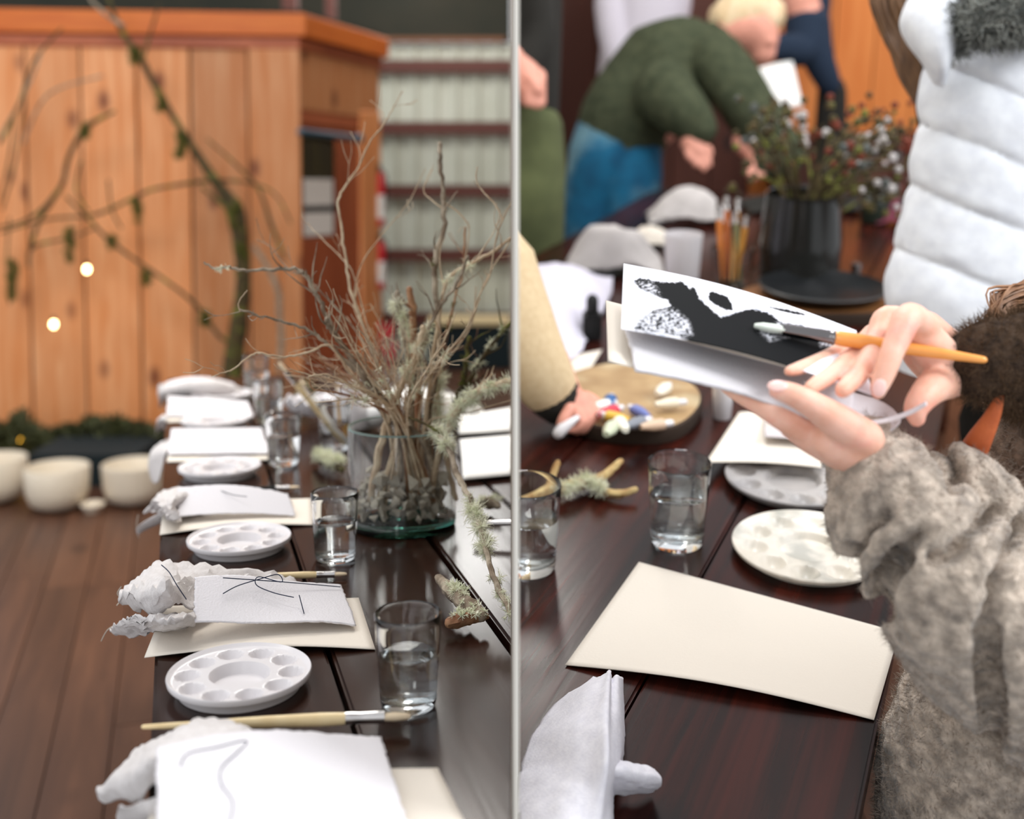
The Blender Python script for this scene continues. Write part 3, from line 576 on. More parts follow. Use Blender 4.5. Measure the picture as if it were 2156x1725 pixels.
# ------------------------------------------------------------------ linen cloths
def cloth(rows, lab, amp=.004, fs=28, amp2=.0022, n=7, seed=0, m=None, room=L, name='linen_napkin', cat='napkin', group='linen napkins', edge=.0015, th=.0014, cl=False):
    bm = bmesh.new(); loft(bm, rows, n, amp, fs, amp2, 95, seed, edge)
    if cl: clip(bm, room)
    return ob(name, bm, m or m_linen, room, label=lab, cat=cat, group=group, solid=th)
g = lambda x, y, h=.0: L.G(x, y, TZ+h)
def frays(o, pts, room=L, m=None, r=.0006):
    for p in pts: bm = bmesh.new(); tube(bm, [Vector(q) for q in p], r, 5, smooth=4); ob('loose_thread', bm, m or m_fray, parent=o)
c5 = cloth([[g(262, 1236, .006), g(305, 1205, .034), g(350, 1184, .045), g(420, 1200, .038), g(520, 1204, .03), g(600, 1220, .012), g(650, 1235, .004)],
            [g(252, 1248, .004), g(296, 1240, .045), g(345, 1222, .062), g(410, 1226, .04), g(500, 1232, .026), g(590, 1240, .012), g(655, 1246, .002)],
            [g(254, 1262, -.004), g(300, 1268, .03), g(350, 1256, .06), g(405, 1252, .032), g(500, 1258, .012), g(590, 1262, .004), g(660, 1262, .001)],
            [g(285, 1276, -.01), g(318, 1292, .018), g(352, 1284, .036), g(400, 1278, .03), g(500, 1280, .006), g(590, 1280, .002), g(650, 1275, .003)]],
           'crumpled pale linen napkin heaped behind the paper with loose navy thread', seed=3.1, amp=.009, amp2=.006)
cloth([[g(272, 1300, .006), g(315, 1294, .035), g(360, 1290, .03), g(412, 1290, .024)], [g(262, 1308, -.012), g(312, 1308, .028), g(360, 1306, .04), g(412, 1304, .03)], [g(240, 1318, -.04), g(300, 1322, .0), g(360, 1318, .022), g(412, 1312, .02)], [g(232, 1330, -.07), g(290, 1340, -.04), g(345, 1324, .004), g(410, 1316, .006)]],
      'folded hem of pale linen hanging over the table edge beside the torn-edge paper', seed=8.3, amp=.006, amp2=.005)
frays(c5, [[L.D(255, 1236, 1.35), L.D(247, 1250, 1.35), L.D(255, 1262, 1.35), L.D(246, 1275, 1.34)], [L.D(240, 1318, 1.35), L.D(225, 1328, 1.35), L.D(213, 1350, 1.35)]])
c6 = cloth([[g(300, 1575, .0), g(350, 1550, .02), g(430, 1520, .034), g(500, 1522, .036), g(560, 1540, .024), g(620, 1552, .014), g(672, 1566, .004)],
            [g(250, 1622, -.006), g(310, 1590, .03), g(400, 1560, .052), g(490, 1548, .05), g(560, 1562, .026), g(620, 1572, .014), g(680, 1580, .008)],
            [g(205, 1668, -.02), g(280, 1640, .024), g(345, 1600, .046), g(480, 1582, .022), g(560, 1586, .014), g(620, 1588, .01), g(680, 1590, .006)],
            [g(215, 1690, -.03), g(290, 1680, .004), g(340, 1650, .024), g(480, 1620, .006), g(560, 1610, .006), g(620, 1605, .006), g(680, 1600, .004)]],
           'nearest pale linen napkin draped behind the paper at the frame bottom', seed=1.7, amp=.007, amp2=.004)
cloth([[g(250, 1705, -.01), g(300, 1690, .01), g(350, 1670, .02)], [g(245, 1725, -.04), g(300, 1720, -.005), g(350, 1700, .012)], [g(250, 1760, -.07), g(300, 1755, -.05), g(350, 1750, .002)], [g(255, 1800, -.12), g(300, 1800, -.1), g(350, 1800, -.002)]],
      'shaded linen hem hanging over the table edge at the frame bottom', seed=5.2)
c4 = cloth([[g(345, 1032, .004), g(375, 1026, .02), g(430, 1028, .022), g(490, 1032, .02), g(560, 1036, .02), g(600, 1046, .006)],
            [g(330, 1046, .004), g(365, 1042, .036), g(430, 1044, .02), g(490, 1046, .014), g(560, 1048, .014), g(612, 1056, .006)],
            [g(318, 1062, -.01), g(352, 1064, .03), g(400, 1064, .01), g(490, 1064, .004), g(560, 1064, .004), g(615, 1066, .004)],
            [g(320, 1078, -.02), g(350, 1086, .012), g(380, 1084, .01), g(490, 1080, .004), g(560, 1080, .004), g(615, 1078, .002)]], 'pale linen napkin with a frayed knotted end, under the arched paper', seed=4.4, amp=.005, amp2=.004)
bm = bmesh.new()
for k in range(5): tube(bm, [g(322+k*9, 1068+k*5, .0+random.uniform(0, .02)), g(338+k*7, 1056+k*8, .028), g(362, 1068+k*6, .02), g(374, 1080+k*4, .012)], [.005, .009, .008, .006], 8, smooth=4, flat=.5, jag=.15)
tube(bm, [g(350, 1085, .0), g(325, 1098, -.02), g(300, 1112, -.05), g(292, 1122, -.06)], [.012, .012, .009, .003], 8, smooth=4, flat=.4)
tube(bm, [g(335, 1064, .006), g(318, 1070, .0), g(306, 1078, -.004)], [.01, .007, .004], 8, smooth=4, flat=.5)
ob('frayed_knot', bm, m_linen, parent=c4)
frays(c4, [[L.D(291, 1085, 1.75), L.D(288, 1105, 1.75), L.D(292, 1132, 1.75)], [L.D(355, 1030, 1.72), L.D(340, 1050, 1.72), L.D(330, 1075, 1.7)]])
cloth([[g(345, 930, .012), g(352, 926, .014), g(366, 930, .008)], [g(326, 944, -.01), g(340, 936, .006), g(362, 938, .01)], [L.D(315, 962, 2.06), L.D(330, 955, 2.03), L.D(352, 950, 2.0)], [L.D(313, 990, 2.06), L.D(328, 985, 2.03), L.D(345, 972, 2.0)], [L.D(322, 1018, 2.05), L.D(329, 1018, 2.03), L.D(335, 1010, 2.01)]],
      'grey linen corner hanging over the table edge beside the third paper', seed=2.2, amp=.003)
cloth([[g(352, 878, .008), g(345, 874, .01), g(338, 880, .0)], [g(350, 886, .004), g(338, 884, .002), g(330, 890, -.01)], [L.D(345, 905, 2.35), L.D(338, 905, 2.36), L.D(328, 915, 2.37)]], 'pale linen corner hanging over the table edge at the second farthest setting', seed=6.6, amp=.002)
bm = bmesh.new(); tube(bm, [g(352, 826, .012), g(400, 818, .024), g(450, 816, .026), g(497, 824, .012)], [.018, .026, .026, .016], 14, smooth=6, flat=.7, jag=.03)
r1 = ob('rolled_linen', bm, m_linen, label='rolled pale linen napkin at the far end of the table', cat='napkin')
cloth([[g(356, 806, .02), g(345, 806, .02), g(334, 812, .0)], [g(354, 818, .02), g(344, 820, .012), g(333, 828, -.01)], [g(352, 830, .004), g(343, 836, -.01), g(336, 848, -.04)], [g(350, 842, -.03), g(343, 852, -.05), g(337, 862, -.07)]], 'linen napkin end drooping off the far corner of the table', seed=9.1, amp=.004)
# navy threads
def thread(pts, o, sheetobj=None): 
    bm = bmesh.new(); tube(bm, [g(x, y, h) for x, y, h in pts], .00055, 5, smooth=8); ob('navy_thread', bm, m_thread, parent=o)
thread([(470, 1250, .044), (500, 1234, .047), (545, 1220, .05), (585, 1210, .05), (592, 1226, .045), (545, 1215, .05), (540, 1232, .044), (575, 1248, .037), (618, 1258, .033)], d5)
thread([(340, 1190, .066), (356, 1205, .072), (372, 1232, .066), (392, 1262, .05)], c5)
thread([(470, 1217, .056), (600, 1226, .037), (716, 1236, .018)], d5)
thread([(630, 1254, .032), (640, 1292, .021)], d5)
thread([(380, 1615, .063), (395, 1588, .065), (450, 1575, .063), (520, 1562, .058), (470, 1615, .06), (465, 1650, .06), (490, 1690, .058), (482, 1740, .054)], d6)
thread([(410, 1036, .034), (450, 1030, .036), (490, 1042, .034), (520, 1046, .034)], c4)
thread([(440, 958, .006), (490, 955, .008), (540, 956, .008)], d3)
# ------------------------------------------------------------------ glass cylinder vase with stones and twigs
vb = L.G(847, 1104); VD = L.depth(vb); VR = 113/2400*VD; VH = L.D(847, 893, VD).z - TZ
vase = thing('glass_vase', vb, 'large clear glass cylinder vase filled with stones and lichen twigs', 'vase')
bm = bmesh.new(); th = .0045; bt = .014
lathe(bm, [(0, .0008), (VR*.94, .0008), (VR*.985, .003), (VR, .008), (VR, VH-.002), (VR-.001, VH), (VR-th+.001, VH), (VR-th, VH-.002), (VR-th, bt+.006), (VR-th-.006, bt+.001), (VR*.5, bt), (0, bt)][3:9], 72, vb, closed=True); ob('cylinder', bm, m_vglass, parent=vase)
bm = bmesh.new(); lathe(bm, [(0, .0008), (VR*.94, .0008), (VR*.985, .003), (VR*.998, .0078), (VR*.998, bt*.8), (VR*.95, bt), (VR*.5, bt), (0, bt)], 72, vb); ob('thick_base', bm, m_vbase, parent=vase, label='green tinted thick glass base')
bm = bmesh.new(); lathe(bm, [(VR+.0002, VH-.0015), (VR-.001, VH+.0004), (VR-th+.001, VH+.0004), (VR-th-.0002, VH-.0015)], 72, vb, closed=True); ob('rim', bm, mat('rim_glass', (150, 176, 172), rough=.1, trans=.6, ior=1.3), parent=vase)
def stone(c, r, sd):
    rnd = random.Random(sd); bm = bmesh.new(); vs = [bm.verts.new(Vector(c)+Vector((rnd.uniform(-1, 1), rnd.uniform(-1, 1), rnd.uniform(-.8, .8))).normalized()*r*rnd.uniform(.7, 1.15)) for _ in range(9)]
    bmesh.ops.convex_hull(bm, input=vs)
    for v in [v for v in bm.verts if not v.link_faces]: bm.verts.remove(v)
    return bm
protos = []
for i in range(9): bm = stone((0, 0, 0), 1, i); me = bpy.data.meshes.new('stone'); bmesh.ops.recalc_face_normals(bm, faces=bm.faces[:]); bm.to_mesh(me); bm.free(); me.materials.append(m_rock); protos.append(me)
rnd = random.Random(5); n = 0; spots = []
for layer, (zc, cnt) in enumerate(((bt+.011, 70), (bt+.026, 54), (bt+.040, 30), (bt+.052, 12))):
    tries = 0; k = 0
    while k < cnt and tries < 2500:
        tries += 1; r = rnd.uniform(.008, .0165) if layer < 3 else rnd.uniform(.011, .018); a = rnd.uniform(0, 2*pi); q = sqrt(rnd.random())*(VR-th-r*1.0)
        p = Vector((vb.x+q*cos(a), vb.y+q*sin(a), TZ+zc+rnd.uniform(-.003, .004)))
        if layer > 1 and p.x > vb.x+.03 and rnd.random() < .5: continue
        if any((p-s).length < (r+rr)*.72 for s, rr in spots): continue
        spots.append((p, r)); k += 1; n += 1
        o = bpy.data.objects.new('stone', protos[rnd.randrange(9)]); COL.objects.link(o)
        o.matrix_world = Matrix.Translation(p) @ Euler((rnd.uniform(0, 6), rnd.uniform(0, 6), rnd.uniform(0, 6))).to_matrix().to_4x4() @ Matrix.Diagonal((r, r*rnd.uniform(.7, 1), r*rnd.uniform(.6, .9), 1))
        props(o, 'grey angular stone chip in the bed of stones inside the glass vase', 'stone', 'stones in the glass vase')
# ---- twigs: drawn from the photograph as (x, y), each with its own lean towards or away from the camera
PX = lambda r: r/2400*VD
def twig(pts, r0, r1, off, label, m=None, shoots=6, sl=.06, lich=None, sd=0, group=None, name='twig', sub=True, moss=None, base_off=0.0, kn=.2):
    rnd = random.Random(sd*13+5); n = len(pts); P = []
    ln = [0]
    for i in range(1, n): ln.append(ln[-1]+hypot(pts[i][0]-pts[i-1][0], pts[i][1]-pts[i-1][1]))
    for i, p in enumerate(pts): P.append(L.D(p[0], p[1], VD+base_off+(off-base_off)*ln[i]/ln[-1]))
    bm = bmesh.new(); C = catmull(P, 5); m_ = len(C)
    for i in range(1, m_-1): C[i] = C[i]+Vector((rnd.gauss(0, 1), rnd.gauss(0, 1), rnd.gauss(0, 1)))*PX(r0)*kn
    rad = [max(PX(r0)*(1-i/(m_-1))+PX(r1)*i/(m_-1), .0004)*(1+rnd.uniform(-.12, .18)) for i in range(m_)]
    tube(bm, C, rad, 7 if r0 > 2.5 else 5)
    for _ in range(shoots):
        i = rnd.randrange(m_//4, m_-1); d = (C[min(i+1, m_-1)]-C[i-1]).normalized(); side = Vector((rnd.gauss(0, 1), rnd.gauss(0, .7), rnd.gauss(0, 1))); side = (side-d*side.dot(d)).normalized()
        l = sl*rnd.uniform(.3, 1.5); a = (d*rnd.uniform(.5, 1.2)+side*rnd.uniform(.5, 1)+Z*.15).normalized(); p = C[i]; pp = [p]
        for k in range(4): a = (a+Vector((rnd.gauss(0, .22), rnd.gauss(0, .22), rnd.gauss(0, .22)+.06))).normalized(); pp.append(pp[-1]+a*l/4)
        rr = rad[i]*.5; tube(bm, pp, [max(rr*(1-k*.2), .00035) for k in range(5)], 5, smooth=2)
        if sub and rnd.random() < .6:
            q = pp[2]; b = (a+Vector((rnd.gauss(0, .7), rnd.gauss(0, .5), rnd.gauss(0, .7)))).normalized(); tube(bm, [q, q+b*l*.25, q+(b+Z*.3).normalized()*l*.5], [max(rr*.5, .0004), .0005, .0004], 4, smooth=2)
        if rnd.random() < .5: ball(bm, C[i]+side*rad[i]*.6, rad[i]*.9, seg=6)
    clip(bm, L); o = ob(name, bm, m or m_bark, label=label, cat='twig', group=group, base=(P[0].x, P[0].y, P[0].z))
    if lich:
        bm = bmesh.new()
        for (f0, f1, cnt, rr, nn) in lich:
            for _ in range(cnt):
                i = int(rnd.uniform(f0, f1)*(m_-1)); c = C[i]+Vector((rnd.gauss(0, 1), rnd.gauss(0, 1), rnd.gauss(0, 1)))*rad[i]*.7
                tuft(bm, c, rr*(.3+1.0*rnd.random()**1.8), int(nn*.75), up=-.25, w=.0005)
        clip(bm, L)
        if len(bm.verts): ob('moss' if moss else 'lichen', bm, m_moss if moss else m_lichen, parent=o, kind='stuff')
        else: bm.free()
    return o
twig([(800, 1068), (830, 960), (805, 870), (760, 790), (725, 735), (690, 672), (672, 632), (655, 600), (628, 568), (575, 568), (520, 570), (482, 562), (455, 566), (430, 553)], 6.5, 2, -.10, 'thick grey twig reaching farthest left with a hooked tip', shoots=9, sl=.05, sd=1, lich=[(.86, .95, 5, .006, 14)])
twig([(870, 1070), (850, 960), (830, 870), (800, 780), (760, 672), (738, 610), (730, 560), (722, 500), (712, 432), (722, 400), (750, 360), (775, 305), (808, 262), (830, 225), (848, 192)], 4.5, 1, .06, 'tall thin twig curving up to the highest tip before the booth post', m_barkpale, 7, .06, sd=2)
twig([(920, 1060), (905, 960), (900, 880), (925, 740), (915, 610), (917, 545), (935, 470), (932, 400), (926, 340), (926, 303)], 7, 4.2, .02, 'upright stubby twig with a cut top before the metal wall', m_bark, 3, .03, sd=3, lich=[(.5, .58, 4, .007, 14)], moss=True)
twig([(932, 440), (905, 418), (892, 402), (900, 375), (910, 355)], 1.8, 1, .02, 'thin curled shoot left of the upright cut twig', m_barkpale, 1, .03, sd=4, base_off=.02)
twig([(936, 428), (958, 442), (976, 460), (987, 478), (984, 520), (978, 548)], 2, 1.2, .02, 'thin curved shoot right of the upright cut twig', m_barkpale, 2, .03, sd=5, base_off=.02)
twig([(880, 1060), (890, 940), (905, 800), (925, 660), (945, 585), (1000, 552), (1045, 525), (1085, 493)], 4.5, 3, -.04, 'pale twig sweeping right to the partition above the lichen', m_barkpale, 4, .06, sd=6, lich=[(.55, .75, 9, .011, 26)])
twig([(905, 1060), (925, 950), (960, 868), (990, 838), (1030, 815), (1085, 800)], 7, 6, -.12, 'low branch thickly coated in pale lichen reaching right', m_barkpale, 2, .04, sd=7, lich=[(.30, 1, 60, .013, 34)])
twig([(895, 1060), (940, 920), (975, 830), (1010, 760), (1045, 715), (1085, 668)], 6, 4, .03, 'mossy spotted branch slanting up right over the lichen branch', m_barkdark, 4, .05, sd=8, lich=[(.4, 1, 26, .009, 18)])
twig([(960, 850), (972, 815), (980, 770), (988, 712)], 7, 4.5, -.02, 'short dark mossy stub standing upright at the right', m_barkdark, 1, .03, sd=9, base_off=-.02, lich=[(.1, 1, 14, .007, 20)], moss=True)
twig([(845, 1062), (840, 940), (820, 862), (760, 790), (700, 735), (660, 700), (610, 682), (560, 668), (505, 652)], 5, 2, -.16, 'grey twig spreading left below the hooked twig, with a forked tip', m_bark, 9, .05, sd=10)
twig([(505, 655), (502, 640), (510, 625), (520, 612)], 1.3, .8, -.16, 'tiny shoot at the tip of the forked left twig', m_barkpale, 0, .02, sd=11, base_off=-.16)
twig([(835, 1060), (825, 940), (800, 860), (740, 790), (695, 728), (650, 742), (600, 752), (560, 746), (535, 745), (495, 775), (470, 785), (445, 793)], 3.2, 1, -.20, 'thin twig drooping lowest to the left above the far glasses', m_barkpale, 5, .04, sd=12)
twig([(840, 1060), (842, 930), (832, 850), (790, 760), (752, 700), (700, 640), (650, 590), (600, 560), (570, 520), (540, 505)], 2.4, .8, .04, 'thin straight twig crossing the booth corner towards upper left', m_bark, 4, .05, sd=13)
twig([(855, 1060), (850, 930), (840, 850), (800, 740), (772, 680), (745, 580), (720, 545), (690, 515), (660, 485), (648, 470)], 2, .8, .08, 'fine twig rising before the booth door window', m_barkpale, 5, .05, sd=14)
twig([(870, 1060), (858, 930), (845, 830), (770, 700), (745, 640), (760, 560), (800, 500), (850, 440), (872, 405), (895, 355)], 2, .8, .1, 'fine twig crossing the fire extinguishers towards upper right', m_barkpale, 5, .05, sd=15)
twig([(890, 1060), (880, 930), (900, 800), (985, 690), (1005, 630), (1030, 580), (1045, 500), (1062, 455), (1078, 425), (1090, 410)], 2.4, 1.4, -.06, 'arching pale twig beside the partition, leftmost of the arcs', m_barkpale, 4, .05, sd=16)
twig([(1058, 460), (1042, 430), (1018, 405), (1003, 380), (1005, 352)], 1.8, 1.2, -.05, 'bent shoot of the pale arc pointing up left', m_barkpale, 1, .03, sd=17, base_off=-.05)
twig([(900, 1060), (890, 930), (915, 800), (985, 700), (1010, 620), (1040, 560), (1060, 530), (1090, 480)], 2, 1.3, -.02, 'arching pale twig beside the partition, rightmost of the arcs', m_barkpale, 4, .05, sd=18)
twig([(890, 1050), (880, 930), (878, 810), (868, 720), (868, 660), (862, 610)], 8, 8, .02, 'thick dark blunt stick in the middle of the vase', m_bark2, 2, .03, sd=19)
twig([(850, 1050), (868, 920), (862, 800), (855, 720), (843, 660), (836, 618)], 7.5, 6, -.02, 'stub of lichen hung stick with a mossy dark end', m_bark, 1, .03, sd=20, lich=[(.62, .9, 26, .012, 34)])
twig([(905, 1050), (910, 930), (905, 820), (930, 740), (960, 620), (975, 575), (980, 480)], 3.6, 2, .05, 'red brown twig with a cut end right of the upright twig', m_bark2, 4, .04, sd=21, lich=[(.55, .7, 5, .006, 14)], moss=True)
twig([(800, 1040), (840, 930), (858, 860), (880, 780), (900, 700), (930, 640), (960, 600), (985, 540)], 6, 3, -.06, 'grey lichen flecked branch crossing the middle upward right', m_bark, 4, .05, sd=22, lich=[(.35, .62, 20, .010, 26)])
twig([(780, 1060), (795, 960), (815, 880), (850, 800), (880, 740), (890, 690)], 8, 6, -.05, 'thick pale grey stick at the left inside the vase', m_barkpale, 3, .04, sd=23, lich=[(.6, .95, 16, .011, 28)])
twig([(960, 1050), (940, 970), (920, 880), (925, 800), (932, 745)], 6, 5, .03, 'grey stick at the right inside the vase wrapped in lichen', m_barkpale, 2, .04, sd=24, lich=[(.35, .85, 34, .013, 34)])
twig([(930, 1050), (900, 950), (850, 880), (790, 815), (735, 745), (700, 700), (688, 672)], 6, 4, -.12, 'thick grey branch leaning left through the middle of the fan', m_bark, 6, .05, sd=25, lich=[(.5, .6, 5, .007, 14)])
twig([(870, 1050), (845, 920), (800, 840), (740, 812), (690, 790), (650, 793)], 3.2, 1.5, -.18, 'low twig pointing left over the brush jar', m_barkpale, 4, .03, sd=26)
twig([(860, 1050), (840, 900), (780, 850), (720, 830), (660, 820), (652, 800)], 3, 1.4, -.14, 'low red brown twig pointing left just above the jar rim', m_bark2, 4, .03, sd=27)
twig([(880, 1050), (895, 900), (955, 876), (1010, 862), (1085, 840)], 1.6, .9, -.1, 'single fine straight twig pointing right across the brown floor', m_barkpale, 1, .02, sd=28)
twig([(905, 900), (925, 915), (950, 960), (962, 1000), (985, 1040), (1000, 1075), (1015, 1130), (1035, 1200), (1055, 1250), (1085, 1310)], 6, 5, -.42, 'drooping branch with lichen tufts hanging down to the table at the right', m_bark, 3, .02, sd=29, base_off=-.1, lich=[(.04, .22, 24, .012, 30), (.50, .72, 44, .012, 34), (.8, 1, 26, .008, 24)])
twig([(862, 880), (885, 888), (915, 905), (945, 928)], 3, 2.4, -.13, 'dark crooked twig lying over the vase rim', m_barkdark, 2, .02, sd=30, base_off=-.1)
gl = 'filler twigs in the vase'
for k in range(34):
    rr = random.Random(100+k); a = rr.uniform(-1.15, .55) if k % 3 else rr.uniform(-1.2, -.5); ln = rr.uniform(120, 300)*(1 if abs(a) < .9 else .8); bx = rr.uniform(790, 925)
    c = [(bx, 1062), (847+(bx-847)*.3, 930), (847+sin(a)*30, 860)]
    x, y = c[-1]; aa = a
    for j in range(4): aa += rr.gauss(0, .14)-.03*(1 if a < 0 else -1); x += sin(aa)*ln/4; y -= cos(aa)*ln/4; c.append((min(x, 1070), y))
    twig(c, rr.uniform(1.6, 3.4), .9, rr.uniform(-.2, .14), 'thin leafless twig among the crossing twigs of the fan in the vase', rr.choice((m_bark, m_barkpale, m_bark2, m_barkpale)), 6, .05, sd=40+k, group=gl, lich=[(.4, .7, 4, .008, 16)] if k % 4 == 0 else None)
# ------------------------------------------------------------------ other things on the left table
def stick(pts, r, label, lich, room=L, z=.012, m=None):
    P = [room.G(x, y, TZ+z+h) for x, y, h in pts]; bm = bmesh.new(); tube(bm, P, r, 9, smooth=4, jag=.18)
    c = catmull(P, 6); o = ob('lichen_stick', bm, m or m_bark, room, label=label, cat='stick'); bm = bmesh.new()
    for f0, f1, cnt, rr, nn in lich:
        for _ in range(cnt): tuft(bm, c[int(random.uniform(f0, f1)*(len(c)-1))]+Vector((random.gauss(0, .004), random.gauss(0, .004), .006)), rr, nn, up=.2, w=.0007)
    ob('lichen', bm, m_lichen, parent=o, kind='stuff'); return o
stick([(922, 1216, .01), (945, 1240, .012), (962, 1256, .012), (985, 1275, .008), (1012, 1296, .006)], [.004, .0075, .009, .01, .007], 'knobbly lichen stick lying by the table groove', [(.35, .6, 14, .007, 22), (.7, 1, 6, .005, 16)])
stick([(948, 1312, .002), (975, 1304, .004), (1000, 1300, .004), (1022, 1298, .002)], [.006, .008, .007, .004], 'short bark stick with lichen crust in front of the knobbly stick', [(.1, .9, 16, .005, 18)], m=m_bark2)
stick([(664, 962, .002), (685, 970, .006), (705, 980, .004), (720, 990, .002)], [.006, .009, .008, .005], 'small mossy stick lying in front of the brush jar', [(.1, .8, 30, .013, 26)], m=m_barkdark)
# shell-like white palette behind the brush jar
c = L.G(655, 893); bm = bmesh.new(); d = L.depth(c); rx = 52/2400*d; V = []
for i in range(15):
    r = i/14; row = []
    for k in range(56):
        th = 2*pi*k/56; w = 1+.07*sin(th*7)*r+.05*noise.noise(Vector((cos(th)*2, sin(th)*2, 1))); z = .028*r**2.2+.018*noise.noise(Vector((r*5*cos(th), r*5*sin(th), 3)))*(.4+r)+.012
        row.append(bm.verts.new(c+Vector((rx*r*w*cos(th), rx*r*w*1.1*sin(th), z+.01))))
    V.append(row)
for i in range(14):
    for k in range(56): bm.faces.new([V[i][k], V[i+1][k], V[i+1][(k+1) % 56], V[i][(k+1) % 56]])
ob('scalloped_dish', bm, m_plastic, label='ruffled white shell-like dish behind the brush jar', cat='dish', solid=.004)
bm = bmesh.new(); cc = c+Vector((-.0, .06, 0))
for k in range(14): tuft(bm, L.G(640+random.uniform(-8, 8), 830+random.uniform(-20, 25), TZ+.01), .02, 20, w=.0016)
ob('moss_clump', bm, m_moss, label='small green moss clump behind the ruffled white dish', cat='moss', kind=None)
# white napkins and bright papers on the far side
GW = 'white napkins and papers behind the vase'
cloth([[g(762, 845, .0), g(800, 826, .05), g(860, 812, .09), g(920, 822, .07), g(965, 835, .03)], [g(758, 866, .02), g(800, 852, .07), g(860, 840, .11), g(925, 848, .08), g(970, 855, .03)], [g(762, 885, .01), g(810, 880, .05), g(870, 874, .07), g(930, 876, .04), g(975, 874, .02)], [g(770, 900, .002), g(820, 900, .006), g(880, 898, .004), g(935, 892, .003), g(980, 886, .002)]], 'bright white napkin heaped behind the glass vase', m=m_white, seed=12, group=GW)
cloth([[g(960, 838, .004), g(985, 836, .03), g(1000, 842, .03), g(1012, 858, .012)], [g(962, 856, .01), g(990, 856, .044), g(1008, 860, .034), g(1022, 876, .01)], [g(966, 876, .002), g(990, 876, .01), g(1008, 878, .004), g(1018, 884, .002)]], 'white folded napkin wing right of the vase against the brown floor', m=m_white, seed=14, group=GW)
def P2(c): return [L.G(x, y) for x, y in c]
paper(P2(((962, 890), (1110, 878), (1150, 916), (966, 928))), 'bright white paper right of the vase, farther of two', .012, lambda u, v: .03*sin(pi*v)*(.4+.6*u), m_white, group=GW, name='white_paper')
paper(P2(((966, 935), (1120, 922), (1180, 1000), (975, 1020))), 'bright white paper right of the vase, nearer of two', .008, lambda u, v: .02*sin(pi*v), m_white, group=GW, name='white_paper')
bm = bmesh.new(); c = L.G(742, 905); lathe(bm, [(.02, 0), (.033, .006), (.036, .04), (.03, .085), (.032, .09), (.029, .088), (.033, .04), (.0, .008)], 28, c)
ob('white_pitcher', bm, m_plastic, label='small white pitcher half hidden behind the left side of the vase', cat='pitcher')
bm = bmesh.new(); c = L.G(1052, 1118); d = L.depth(c); r = 30/2400*d; tube(bm, [L.G(1003, 1103, TZ+.02), L.G(1090, 1101, TZ+.022)], .004, 10); clip(bm, L)
ob('metal_rod', bm, m_steel, label='thin bright metal rod lying on the table right of the vase', cat='rod')
stick([(1012, 1060, .0), (1030, 1058, .004), (1048, 1066, .002)], [.006, .01, .005], 'small grey stone-like bark chip beside the drooping lichen branch', [(.1, .9, 6, .008, 16)])
# ================================================================== RIGHT ROOM
def px(p, room=R):
    r = p-room.c; z = r.dot(room.F); return 1078+2400*r.x/z, YC-2400*r.dot(room.U)/z
def D(x, y, d): return R.D(x, y, d)
m_skin = mat('fair_skin', (226, 170, 146), (238, 190, 170), rough=.5, scale=40, bump=.12, bscale=320, sss=.25, c3=(226, 128, 120), scale3=22, amt3=.5, rand=False)
m_skin2 = mat('far_skin', (216, 150, 130), rough=.5)
m_wool = mat('oatmeal_wool', (146, 134, 122), (200, 184, 168), rough=.95, scale=70, bump=.9, bscale=170, sheen=.3, c3=(70, 62, 58), scale3=45, amt3=.55, spec=.1, bdist=.006)
m_fuzz = mat('wool_fibre', (176, 160, 146), (120, 108, 98), rough=.95, scale=60, spec=.1)
m_wooldark = mat('dark_and_shaded_wool', (42, 33, 27), (72, 57, 46), rough=.95, scale=90, bump=.8, bscale=200, spec=.1)  # dark wool; on the painter's right sleeve it stands for shade
m_fuzzdark = mat('shaded_wool_fibre', (84, 66, 50), rough=.95, spec=.1)
m_vest = mat('white_quilted_nylon', (204, 207, 214), (216, 219, 224), rough=.55, scale=40, bump=.25, bscale=45, spec=.3)
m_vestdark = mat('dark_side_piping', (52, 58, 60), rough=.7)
m_fur = mat('grey_fleece', (66, 70, 68), (96, 98, 94), rough=.95, scale=80)
m_hair = mat('brown_hair', (64, 42, 26), (110, 78, 48), rough=.6, scale=60, stretch=(1, 1, .1))
m_blond = mat('blond_hair', (226, 204, 170), (206, 178, 138), rough=.6, scale=50, stretch=(1, 1, .2))
m_olive = mat('olive_knit', (56, 62, 47), (72, 76, 58), rough=.95, scale=30, bump=.4, bscale=120, spec=.1)
m_jeans = mat('blue_denim', (10, 78, 112), (14, 96, 132), rough=.9, scale=14, bump=.3, bscale=200, c3=(150, 180, 178), scale3=3.2, amt3=.5)
m_lav = mat('lavender_white_cloth', (196, 190, 200), rough=.9)
m_navy = mat('navy_cloth', (20, 36, 56), rough=.9)
m_black2 = mat('black_cloth', (30, 28, 24), rough=.95)
m_olivelt = mat('moss_green_cloth', (94, 100, 64), (74, 80, 50), rough=.95, scale=8)
m_beige = mat('beige_jersey', (206, 184, 148), (196, 172, 136), rough=.9, scale=90, bump=.2, bscale=300)
m_grey = mat('grey_linen', (176, 170, 168), (190, 184, 182), rough=.9, scale=20)
m_slab = mat('pale_wood_slab', (150, 118, 78), (176, 146, 104), rough=.55, scale=14, c3=(206, 192, 158), scale3=8, amt3=.5)
m_barkslab = mat('slab_bark', (50, 36, 26), rough=.9)
m_tableR = wood('dark_red_grain_table', (20, 13, 11), (62, 22, 14), (16, 9, 8), rough=.24, gs=11, axis=1, spec=.2, dark=.1, knots=True, bump=.15, gl=.05)
m_wallR = wood('dark_maroon_timber', (84, 44, 32), (98, 52, 38), (40, 20, 16), gs=6, dark=.3)  # dark maroon-brown boards, left part of the back wall
m_orangeR = wood('orange_timber_right', (204, 112, 44), (220, 134, 66), (90, 40, 18), rough=.6, gs=6, dark=.3)
